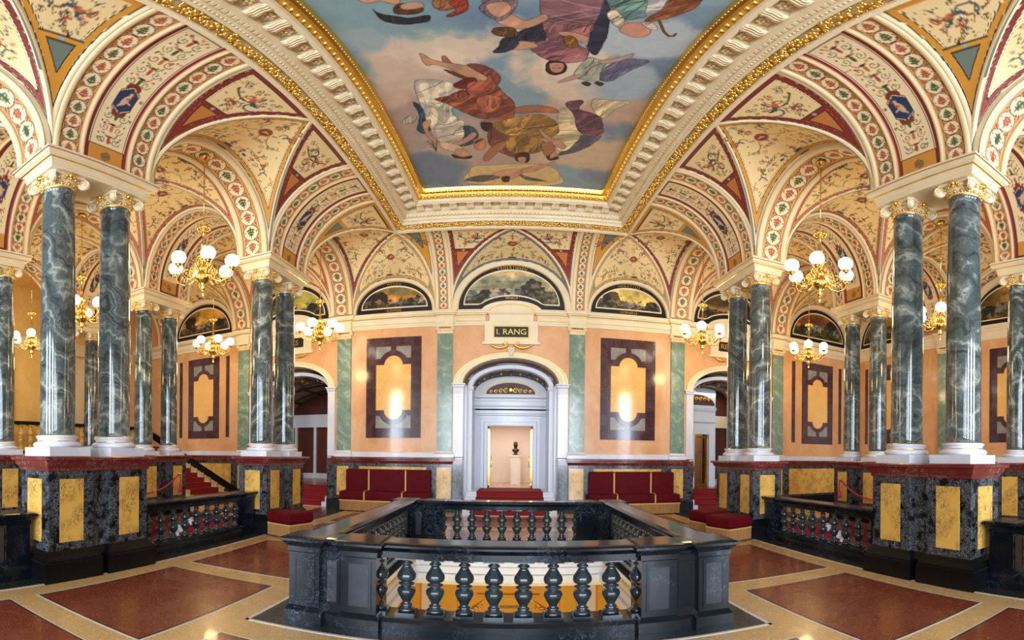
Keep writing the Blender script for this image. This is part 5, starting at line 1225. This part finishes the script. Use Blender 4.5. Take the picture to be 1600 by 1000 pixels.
for sx in (-1, 1):
    for ya, yb, near in ((Y0, Y0 + .36, True), (Y1 - .36, Y1, False)):
        xa, xb = sorted((sx * (WX - .32), sx * WX)); pier('corner_pier', xa, xb, ya, yb, ('-y', '+y', '-x', '+x'), 'bal' if near and sx < 0 else 'balgrey', t)
        q0_ = 1.18; xa, xb = sorted((sx * q0_, sx * (q0_ + .34))); pier('inner_pier', xa, xb, ya, yb, ('-y', '+y'), 'balgrey' if near else 'bal', t)
        xa, xb = sorted((sx * (q0_ + .34), sx * (WX - .32))); b = MB(); b.box(xa, xb, ya + .05, yb - .05, .16, .78); pp = b.build('wall_panel', 'bal', t, world=True)
        for yy, d in ((ya + .05, -.008), (yb - .05, .008)):
            b = MB(); panel(b, xa + .03, xb - .03, .24, .72, yy, d); b.build('panel_frame', 'bal', pp, world=True); b = MB(); b.box(xa + .06, xb - .06, yy - .003, yy + .003, .27, .69); b.build('sunk_panel', 'balgrey' if sx < 0 else 'bal', pp, world=True)
bm0 = baluster_mesh(.58).build('baluster', 'baluster', t); n_first = True
def put_baluster(x, y, parent, base, src, z=.175, dz=0):
    global n_first
    if n_first: o = src; n_first = False
    else: o = src.copy(); COL.objects.link(o)
    o.parent = parent; o.location = (x - base[0], y - base[1], z + dz); return o
base = t.location
for yy in (Y0 + .20, Y1 - .20):
    hw = 1.21
    for i in range(10): put_baluster(-hw + i * hw * 2 / 9, yy, t, base, bm0)
for sx in (-1, 1):
    for i in range(14): put_baluster(sx * (WX - .20), Y0 + .55 + i * .256, t, base, bm0)

def side_bal(s, ya, yb, x, label, piers, n):
    t = thing('balustrade', label, 'balustrade', (s * x, (ya + yb) / 2, 0), group='side stair balustrades')
    xa, xb = sorted((s * x - .15, s * x + .15))
    b = MB(); b.loft([(.04, 0), (.04, .13), (0, .16), (0, .18)], xa, xb, ya, yb); b.build('plinth', 'bal', t, world=True)
    b = MB(); b.loft(RAIL, xa + .03, xb - .03, ya, yb); b.build('hand_rail', 'bal', t, world=True)
    for (p0, p1) in piers: pier('pier', xa - .02, xb + .02, p0, p1, ('-x', '+x', '-y'), 'bal', t)
    y0 = piers[0][1] if piers[0][0] <= ya + .05 else ya; y1 = piers[-1][0] if len(piers) > 1 or piers[-1][0] > ya + 1 else yb
    for i in range(n):
        o = bm0.copy(); COL.objects.link(o); o.parent = t; o.location = (0, y0 + (i + .5) * (y1 - y0) / n - (ya + yb) / 2, .175)
for s in (-1, 1):
    side_bal(s, 4.86, 8.30, 5.38, f'dark balustrade between the two {side(s)} hall-side pedestals, red stairs behind it', [(4.86, 5.10), (7.95, 8.28)], 9)
    side_bal(s, -.3, 2.97, 5.38, f'dark balustrade at the edge of the view, before the nearest {side(s)} pedestal', [(2.60, 2.95)], 9)
# upper gallery balustrades beyond the outer columns
for s in (-1,):
    t = thing('gallery_balustrade', f'raised gallery balustrade with rounded balusters, far {side(s)} side', 'balustrade', (s * 13.9, 9, 1.66), group='gallery balustrades')
    b = MB(); b.box(-.2, .2, -4.3, 4.6, 0, .12); b.build('plinth', 'bal', t); b = MB(); b.loft([(0, 1.0), (.05, 1.05), (.05, 1.14)], -.12, .12, -4.3, 4.6); b.build('hand_rail', 'blackst', t)
    bb = baluster_mesh(.9, 10, 1.5).build('baluster', 'siena', t)
    for i in range(24):
        o = bb if i == 0 else bb.copy()
        if i: COL.objects.link(o)
        o.parent = t; o.location = (0, -4.1 + i * .37, .12)
    b = MB(); b.box(s * 13.5, s * 15.2, 4.6, YW, 1.3, 1.66); tag(b.build(f'floor_gallery_{side(s)}', 'white'), f'raised gallery landing on the far {side(s)}', 'floor', kind='structure')
    b = MB(); b.box(s * 13.5, s * 13.56, 4.6, YW, 0, 1.3); tag(b.build(f'wall_gallery_{side(s)}', 'siena'), f'yellow marble face of the raised gallery on the far {side(s)}', 'wall', kind='structure')

# ------------------------------------------------------------------ stairs
for s in (-1, 1):
    # descending flight behind the side balustrade: comes down towards the camera
    t = MB(); c = MB(); n_ = 17
    for i in range(n_):
        y1_ = 10.25 - i * .31; z = -.16 * (i + 1); xa, xb = sorted((s * 5.9, s * 8.6)); t.box(xa, xb, y1_ - .33, y1_ + .02, z - .16, z); t.box(xa, xb, y1_ - .345, y1_ - .31, z - .04, z)
        xa, xb = sorted((s * 6.25, s * 8.25)); c.box(xa, xb, y1_ - .357, y1_, z, z + .012); c.box(xa, xb, y1_ - .357, y1_ - .345, z - .15, z + .012)
    tag(t.build('stairs', 'white'), f'white marble stairs descending behind the {side(s)} balustrade', 'stairs', kind='thing'); tag(c.build('stair_carpet', 'carpet'), f'red carpet on the stairs descending behind the {side(s)} balustrade', 'carpet')
    b = MB(); b.box(s * 8.62, s * 8.70, 4.9, 10.25, -2.9, 0); b.box(s * 5.77, s * 5.85, 4.9, 10.25, -2.9, 0); b.box(s * 5.85, s * 8.62, 4.82, 4.9, -2.9, 0)
    tag(b.build(f'wall_stair_{side(s)}', 'redm'), f'dark red marble lining of the {side(s)} stair shaft', 'wall', kind='structure')
    # crimson barrier rope
    X = s * 8.62
    t = thing('barrier_rope', f'crimson barrier rope with tassel hanging from the {side(s)} middle-row pedestals', 'rope', (X, 9.7, 1.13))
    b = MB(); b.tube([(0, 0, 0), (0, -.25, -.15), (0, -.5, -.30), (0, -.8, -.41), (0, -1.2, -.48), (0, -2.2, -.56), (0, -3.4, -.5), (0, -4.4, -.3), (0, -4.9, 0)], .022, 8); b.build('rope', 'rope', t)
    b = MB(); b.tube([(0, .02, 0), (0, .03, -.2), (0, .03, -.3)], .018, 7); b.lathe([(.02, -.30), (.05, -.33), (.04, -.36), (.055, -.40), (.07, -.52), (.0, -.52)], 10, (0, .03, 0)); b.build('tassel', 'rope', t)
    b = MB(); b.sphere((0, 0, 0), .035, 8, 6); b.tube([(0, 0, 0), (s * .10, 0, 0)], .012, 6); b.build('hook', 'brass', t); b = MB(); b.sphere((0, -1.0, -.44), .034, 8, 5); b.build('collar', 'brass', t)
# rising flight along the front wall, left end
t = MB(); c = MB()
for i in range(12):
    x0 = -9.2 - i * .33; z = .165 * (i + 1); t.box(x0 - .36, x0, 11.3, YW - .15, max(0, z - .9), z); t.box(x0 - .1, x0 + .03, 11.3, YW - .15, z - .045, z)
    c.box(x0 - .34, x0 + .045, 11.6, YW - .55, z, z + .012); c.box(x0 + .033, x0 + .045, 11.6, YW - .55, z - .15, z + .012)
tag(t.build('stairs', 'cream'), 'ivory stairs climbing along the front wall at the far left', 'stairs', kind='thing'); tag(c.build('stair_carpet', 'carpet'), 'red carpet on the stairs climbing at the far left', 'carpet')
b = MB(); b.prism([(-8.9, .0), (-8.9, .28), (-13.6, 2.6), (-13.6, 2.3)], YW - .13, YW - .10); tag(b.build('stair_stringer', 'blackst'), 'black diagonal stringer along the far left stairs', 'stringer', kind='structure')

# ------------------------------------------------------------------ well and lower floor
b = MB(); wx0, wx1, wy0, wy1 = HOLES[0]
b.loft([(0, .0), (0, -.08), (.03, -.09), (.03, -.25), (-.0, -.27), (.0, -.38), (-.04, -.40), (-.04, -.53), (.06, -.54), (.5, -.54)], wx0, wx1, wy0, wy1, cap=False)
tag(b.build('trim_well', 'white'), 'white moulded edge of the open well', 'trim', kind='structure')
b = MB(); i = 0
for x in np.arange(wx0 + .08, wx1, .16): b.tube([(x + .06 * (1 - q / 12) * math.cos(q * .6), wy1 + .02, -.17 + .06 * (1 - q / 12) * math.sin(q * .6)) for q in range(13)], .012, 5)
tag(b.build('trim_well', 'white'), 'scroll ornament of the far well edge', 'trim', kind='structure')
b = MB()
for y in np.arange(wy0 + .08, wy1, .16):
    for sx, X in ((-1, wx0 - .02), (1, wx1 + .02)): b.tube([(X, y + .06 * (1 - q / 12) * math.cos(q * .6), -.17 + .06 * (1 - q / 12) * math.sin(q * .6)) for q in range(13)], .012, 5)
tag(b.build('trim_well', 'braid'), 'tan scroll ornament of the well sides', 'trim', kind='structure')
b = MB()
for (x0, x1, y0, y1) in ((-6, wx0, 0, 12), (wx1, 6, 0, 12), (wx0, wx1, 0, wy0), (wx0, wx1, wy1, 12)): b.box(max(x0, -5.7), min(x1, 5.7), y0, y1, -.60, -.54) 
tag(b.build('ceiling_lower', 'cream'), 'ceiling of the lower foyer around the well', 'ceiling', kind='structure')
b = MB(); b.box(-5.7, 5.7, 0, 12, -4.4, -4.3); tag(b.build('floor_lower', 'rust'), 'floor of the lower foyer', 'floor', kind='structure')
YL = 9.6
b = MB(); b.box(-5, 5, YL, YL + .1, -4.3, -.55); tag(b.build('wall_lower', 'yellow'), 'golden yellow wall of the lower foyer', 'wall', kind='structure')
b = MB()
for x in (-2.05, -1.25, 1.25, 2.05): b.box(x - .17, x + .17, YL - .12, YL, -4.3, -.86); b.loft([(0, -.94), (.05, -.90), (.05, -.84)], x - .17, x + .17, YL - .12, YL)
b.box(-5, 5, YL - .10, YL, -.84, -.55); b.loft([(0, -1.34), (.03, -1.32), (.03, -1.28)], -.62, .62, YL - .08, YL); b.box(-.55, .55, YL - .05, YL, -1.84, -1.34)
b.loft([(0, -1.0), (.04, -.98), (.04, -.94)], -.95, .95, YL - .06, YL)
tag(b.build('trim_lower', 'yellow'), 'yellow pilasters and door head of the lower foyer', 'trim', kind='structure')
b = MB()
for x in (-1.65, 1.65): b.box(x - .2, x + .2, YL - .02, YL, -3, -1.0)
tag(b.build('trim_lower', 'pink'), 'pale recesses between the yellow pilasters of the lower foyer', 'trim', kind='structure')
t = thing('cloakroom_sign', 'golden door head reading GARDEROBE on the lower floor, seen through the balusters', 'sign', (0, YL - .06, -1.57))
text('GARDEROBE', .092, (0, -.01, 0), 'bronze', t)
b = MB()
for sg in (-1, 1):
    for q in range(3): b.tube([(sg * (.60 + q * .09 + .06 * (1 - i / 12) * math.cos(i * .6)), -.01, -.02 - q * .05 + .06 * (1 - i / 12) * math.sin(i * .6)) for i in range(13)], .012, 5)
    b.tube([(sg * .42, -.01, .26), (sg * .50, -.01, .14), (sg * .62, -.01, .05), (sg * .85, -.01, -.10)], .015, 6)
b.build('gilt_scrolls', 'gold', t)

# ------------------------------------------------------------------ seats
def rbox(b, x0, x1, y0, y1, z0, z1, r):
    """box with rounded top and sides"""
    st = len(b.v); b.loft([(-r, z0), (-r * .3, z0 + r * .3), (0, z0 + r), (0, z1 - r), (-r * .12, z1 - r * .5), (-r * .5, z1 - r * .12), (-r, z1), (-r * 3, z1 + r * .15)], x0, x1, y0, y1); return b
def sofa(s):
    cx = s * 3.72; t = thing('sofa', f'long dark red velvet bench with high back and tan fringe, {side(s)} of the portal', 'sofa', (cx, 13.3, 0), group='red velvet benches')
    L = 1.38
    b = MB(); rbox(b, -L, L, -.34, .22, .34, .62, .05); b.build('seat', 'velvet', t)
    b = MB(); x = -L + .02; 
    b = MB(); st = 0; b.loft([(-.03, .56), (0, .60), (0, 1.24), (-.02, 1.27), (-.05, 1.28)], -L + .04, L - .04, .12, .28); b.build('backrest', 'velvet', t)
    for q in (-.46, .46):
        x = q * 2 * L * .46
        b = MB(); b.box(x - .022, x + .022, .108, .13, .60, 1.25); b.box(x - .022, x + .022, .12, .28, 1.275, 1.292); b.build('braid', 'braid', t)
        b = MB(); b.box(x - .02, x + .02, -.352, -.335, .36, .60); b.box(x - .02, x + .02, -.33, .10, .622, .634); b.build('braid', 'braid', t)
    b = MB(); b.box(-L - .01, L + .01, -.35, -.33, .03, .34); b.box(-L - .01, -L + .01, -.35, .2, .03, .34); b.box(L - .01, L + .01, -.35, .2, .03, .34); f = b.build('fringe', 'fringe', t)
    b = MB(); b.box(-L - .015, L + .015, -.356, -.33, .315, .35); b.build('braid', 'braid', f)
    b = MB(); b.box(-L + .05, L - .05, -.30, .2, .06, .34); b.build('frame', 'darkwood', t)
    for x in (-L + .1, L - .1):
        for y in (-.26, .14): b = MB(); b.lathe([(.02, 0), (.03, .07)], 10, (x, y, 0)); b.build('foot', 'bronze', t)
for s in (-1, 1): sofa(s)
def ottoman(label, x, y, rz):
    t = thing('ottoman', label, 'ottoman', (x, y, 0), rz, 'red velvet ottomans')
    h = .34
    b = MB(); rbox(b, -h, h, -h, h, .28, .53, .06); 
    b.build('cushion', 'velvet', t)
    b = MB(); b.loft([(.004, .03), (.004, .28)], -h + .01, h - .01, -h + .01, h - .01, cap=False); f = b.build('fringe', 'fringe', t)
    b = MB(); b.loft([(.010, .262), (.012, .29)], -h + .01, h - .01, -h + .01, h - .01, cap=False); b.build('braid', 'braid', f)
    b = MB(); b.box(-h + .05, h - .05, -h + .05, h - .05, .06, .27); b.build('frame', 'darkwood', t)
    b = MB(); b.sphere((0, 0, .54), .02, 8, 5, (1, 1, .5)); b.build('button', 'velvet', t)
    for x_ in (-.27, .27):
        for y_ in (-.27, .27): b = MB(); b.lathe([(.018, 0), (.026, .07)], 10, (x_, y_, 0)); b.build('foot', 'bronze', t)
ottoman('single dark red velvet ottoman beside the left farther pedestal', -4.40, 8.40, -.32)
ottoman('dark red velvet ottoman on the right, the one closer to the stairwell balustrade front', 4.40, 8.40, .32)
ottoman('dark red velvet ottoman on the right, partly hidden behind the other one', 4.40, 9.34, .22)

# ------------------------------------------------------------------ chandeliers
def make_chandelier(label, loc):
    t = thing('chandelier', label, 'chandelier', loc)
    b = MB(); b.lathe([(.0, 2.80), (.11, 2.80), (.10, 2.76), (.04, 2.72), (.012, 2.68)], 14); b.tube([(0, 0, 2.70), (0, 0, .98)], .011, 6)
    for z in (2.2, 1.7): b.sphere((0, 0, z), .028, 8, 6)
    b.build('rod', 'brass', t)
    b = MB(); b.lathe([(.015, .98), (.10, .95), (.12, .92), (.05, .88), (.03, .84), (.055, .80), (.03, .76), (.02, .70), (.03, .45), (.055, .36), (.05, .28), (.09, .26), (.11, .22), (.05, .18), (.04, .12), (.10, .04), (.12, -.04), (.10, -.12), (.16, -.18), (.17, -.24), (.09, -.32), (.05, -.38), (.07, -.43), (.03, -.48), (.015, -.52), (.04, -.56), (.0, -.60)], 18); body = b.build('body', 'brass', t)
    b = MB()
    for i in range(12):
        a = i * PI / 6; ca, sa = math.cos(a), math.sin(a)
        b.tube([(ca * r, sa * r, z) for r, z in ((.05, .28), (.13, .22), (.17, .12), (.15, .02), (.11, -.03))], .010, 5)
        b.sphere((ca * .15, sa * .15, -.22), .035, 6, 4); b.sphere((ca * .12, sa * .12, .9), .025, 6, 4)
        b.tube([(ca * (.2 + .06 * math.cos(q * .6) * (1 - q / 14)), sa * (.2 + .06 * math.cos(q * .6) * (1 - q / 14)), -.08 + .06 * math.sin(q * .6) * (1 - q / 14)) for q in range(13)], .009, 5)
    b.build('scrollwork', 'brass', body)
    for i in range(6):
        a = i * PI / 3 + .3; ca, sa = math.cos(a), math.sin(a); R = .56
        b = MB(); pts = [(.10, -.12), (.16, -.22), (.26, -.30), (.38, -.32), (.49, -.27), (R, -.17), (R, -.10)]; 
        b.tube([(ca * r, sa * r, z) for r, z in pts], .014, 7)
        b.tube([(ca * (.36 + .085 * (1 - q / 16) * math.cos(q * .55)), sa * (.36 + .085 * (1 - q / 16) * math.cos(q * .55)), -.20 + .085 * (1 - q / 16) * math.sin(q * .55)) for q in range(16)], .010, 6)
        b.tube([(ca * (.22 + .06 * (1 - q / 16) * math.cos(2 - q * .55)), sa * (.22 + .06 * (1 - q / 16) * math.cos(2 - q * .55)), -.14 + .06 * (1 - q / 16) * math.sin(2 - q * .55)) for q in range(16)], .009, 6)
        st = len(b.v); b.lathe([(.02, -.12), (.055, -.10), (.05, -.085), (.07, -.07), (.075, -.055), (.03, -.05)], 12, (ca * R, sa * R, 0)); am = b.build('arm', 'brass', t)
        b = MB(); b.sphere((ca * R, sa * R, .085), .135, 18, 12); b.build('globe', 'globe', am)
    return t
ch0 = None
spots = [(-1, 5.30, 6.575, 'inner arcade between the column pairs'), (1, 5.30, 6.575, 'inner arcade between the column pairs'), (-1, 5.30, 11.84, 'inner arcade arch next to the front wall'), (1, 5.30, 11.84, 'inner arcade arch next to the front wall'),
         (-1, 9.10, 11.84, 'middle arcade arch next to the front wall'), (1, 9.10, 11.84, 'middle arcade arch next to the front wall'), (-1, 9.10, 6.575, 'middle arcade, seen between the near columns'), (1, 9.10, 6.575, 'middle arcade, seen between the near columns'), (-1, 12.5, 7.1, 'outermost arcade')]
PW = 90
for i, (s, x, y, d) in enumerate(spots):
    lb = f'brass chandelier, white globes, {side(s)} {d}'; z = 5.36
    if ch0 is None: ch0 = make_chandelier(lb, (s * x, y, z)); o = ch0
    else: dup(ch0, (s * x, y, z), (0, .5, .25, .8, .1, .6, .9, .35, .2, .7)[i], lb)
    for dz, en in ((.55, PW * .22), (-.75, PW * .72)):
        ld = bpy.data.lights.new('chandelier_light', 'POINT'); ld.energy = en; ld.color = (1, .74, .36); ld.shadow_soft_size = .22
        lo = bpy.data.objects.new('chandelier_light', ld); COL.objects.link(lo); lo.location = (s * x, y, z + dz)
label_all_group('chandelier', 'brass globe chandeliers')

# ------------------------------------------------------------------ outer walls, windows
for s in (-1,):
    b = MB(); b.box(s * 15.2, s * 15.4, 4.5, YW, 0, 8.6); tag(b.build(f'wall_{side(s)}', 'honey'), f'peach stucco wall at the far {side(s)} of the gallery', 'wall', kind='structure')
    b = MB()
    for y in (6.0, 7.55, 9.9): b.box(s * 15.1, s * 15.2, y - .3, y + .3, 1.7, 5.6)
    tag(b.build(f'trim_wall_{side(s)}', 'greenp'), f'green marble pilasters on the far {side(s)} wall', 'trim', kind='structure')
    b = MB(); b.box(s * 15.02, s * 15.2, 4.5, YW, 5.7, 6.2); b.box(s * 15.08, s * 15.2, 10.5, 12.9, 1.66, 5.6); tag(b.build(f'trim_wall_{side(s)}', 'cream'), f'ivory cornice and doorway surround on the far {side(s)} wall', 'trim', kind='structure')
    b = MB(); b.prism([(11.0, 2.4)] + [(11.75 + .55 * math.cos(PI - PI * i / 10), 5.0 + .5 * math.sin(PI * i / 10)) for i in range(11)] + [(12.3, 2.4), (11.9, 3.4), (11.6, 3.4)], s * 15.0, s * 15.08, 'yz'); tag(b.build('door_curtain', 'carpet'), f'red drapery in the arched doorway on the far {side(s)} wall', 'curtain')
    b = MB(); b.box(s * 13.24, s * 15.3, 3.0, YW, 8.3, 8.4); tag(b.build(f'ceiling_gallery_{side(s)}', 'honey'), f'flat ceiling over the far {side(s)} gallery', 'ceiling', kind='structure')
# right outer wall with inlaid panels and lunettes
XR = 13.0
b = MB(); b.box(XR, XR + .25, 2.6, YW, 0, 8.6); tag(b.build('wall_right', 'peach'), 'right outer wall of peach stucco with inlaid panels', 'wall', kind='structure')
t = thing('wall_dado', 'marble dado of the right outer wall', 'dado', (XR, 8, 0), kind='structure')
b = MB(); b.box(XR - .09, XR, 2.6, YW - .1, .3, 1.47); b.build('dado_marble', 'dado', t, world=True)
b = MB(); b.loft([(.04, 0), (.04, .26), (0, .34)], XR - .10, XR, 2.6, YW - .1); b.build('dado_base', 'blackst', t, world=True)
b = MB(); b.loft([(.0, 1.46), (.05, 1.55), (.09, 1.60), (.08, 1.66)], XR - .09, XR, 2.6, YW - .1); b.build('dado_ledge', 'redm', t, world=True)
b = MB(); b.box(XR - .06, XR, 2.6, YW - .1, 1.66, 1.82); b.build('plinth_course', 'white', t, world=True)
for y0, y1 in ((4.2, 4.6), (5.4, 7.8), (9.0, 9.4), (10.6, 13.0)): b = MB(); b.box(XR - .098, XR - .085, y0, y1, .42, 1.36); b.build('yellow_panel', 'siena', t, world=True)
t = thing('wall_cornice', 'ivory cornice of the right outer wall', 'cornice', (XR, 8, 5.78), kind='structure')
b = MB(); b.loft(PF, XR - .04, XR, 2.6, YW - .1)
for y in (4.0, 9.21): b.loft(PF, XR - .12, XR, y - .25, y + .25)
b.build('cornice_profile', 'cream', t, world=True)
for y, lb in ((3.98, 'nearest the viewer'), (9.21, 'between its two inlaid panels')):
    o = pilaster(y, 0); o.location = (XR, y, 1.66); o.rotation_euler = (0, 0, -PI / 2); o['label'] = 'pale green marble pilaster of the right outer wall, ' + lb
for y, lb, sd in ((6.575, 'closer to the viewer', 15), (11.84, 'next to the front wall', 16)):
    o = inlay(0, .80, 2.30, 3.15, f'inlaid purple and golden panel of the right outer wall, {lb}', [-1.2, 1.2]); o.location = (XR, y, 2.30); o.rotation_euler = (0, 0, -PI / 2)
    o = lunette(0, 1.62, 1.62, False, f'dark landscape lunette of the right outer wall, {lb}', None, None, sd, (110, 84, 40), (48, 44, 24), (190, 140, 60)); o.location = (XR - .02, y, 6.30); o.rotation_euler = (0, 0, -PI / 2)
# back wall with tall windows (behind the camera)
WN = [-8.8, -4.4, 0.0, 4.4, 8.8]; WW = 1.1; YB = -8.0
b = MB(); xs_ = -15.2
for x in WN: b.box(xs_, x - WW, YB - .2, YB, 0, 9.4); b.box(x - WW, x + WW, YB - .2, YB, 0, .6); b.box(x - WW, x + WW, YB - .2, YB, 6.6, 9.4); xs_ = x + WW
b.box(xs_, 15.2, YB - .2, YB, 0, 9.4); tag(b.build('wall_back', 'cream'), 'window wall behind the viewer', 'wall', kind='structure')
for i, x in enumerate(WN):
    b = MB()
    for xx in (x - WW + .05, x - .0, x + WW - .05): b.box(xx - .05, xx + .05, YB - .15, YB - .05, .6, 6.6)
    for z in (.65, 2.4, 4.4, 6.55): b.box(x - WW, x + WW, YB - .15, YB - .05, z - .04, z + .04)
    tag(b.build(f'window_{i + 1}', 'paint'), f'tall white window frame number {i + 1} in the wall behind the viewer', 'window', kind='structure')
    ld = bpy.data.lights.new('daylight', 'AREA'); ld.shape = 'RECTANGLE'; ld.size = WW * 2; ld.size_y = 6.0; ld.energy = 1150; ld.color = (.74, .86, 1.0)
    lo = bpy.data.objects.new('daylight', ld); COL.objects.link(lo); lo.location = (x, YB - .35, 3.6); lo.rotation_euler = (PI / 2, 0, 0)
# area lights: unseen one added in the lower foyer, room behind the door, passages
def area(loc, rot, sx, sy, en, col):
    ld = bpy.data.lights.new('room_light', 'AREA'); ld.shape = 'RECTANGLE'; ld.size = sx; ld.size_y = sy; ld.energy = en; ld.color = col
    lo = bpy.data.objects.new('room_light', ld); COL.objects.link(lo); lo.location = loc; lo.rotation_euler = rot; return lo
area((0, 4.0, -2.0), (PI / 2, 0, 0), 4, 1.6, 130, (1, .90, .62))  # added out of view to brighten the yellow wall, no fixture modelled
area((0, 17.4, 3.2), (0, 0, 0), 2.5, 1.5, 60, (1, .93, .82))
for s in (-1, 1): area((s * 7.2, 17.0, 4.3), (0, 0, 0), 2, 2, 60, (1, .88, .74))

# ------------------------------------------------------------------ world and camera
w = bpy.data.worlds.new('world'); scene.world = w; w.use_nodes = True
w.node_tree.nodes['Background'].inputs[0].default_value = (1.0, .96, .90, 1); w.node_tree.nodes['Background'].inputs[1].default_value = .26
cd = bpy.data.cameras.new('camera'); cam = bpy.data.objects.new('camera', cd); COL.objects.link(cam); scene.camera = cam
cd.type = 'PANO'; cd.panorama_type = 'EQUIRECTANGULAR'
F_, H_, CX_ = 710.0, 714.0, 797.0
cd.longitude_min = -CX_ / F_; cd.longitude_max = (1600 - CX_) / F_; cd.latitude_min = -(1000 - H_) / F_; cd.latitude_max = H_ / F_
cam.location = (0, 0, EYE); cam.rotation_euler = (Matrix.Rotation(PI / 2, 4, 'X') @ Matrix.Rotation(.01, 4, 'Z')).to_euler()
cd.clip_start = .05; cd.clip_end = 200
vs = scene.view_settings; scene.display_settings.display_device = 'sRGB'; vs.view_transform = 'Standard'; vs.look = 'None'; vs.gamma = 1; vs.use_curve_mapping = False; vs.exposure = -0.02
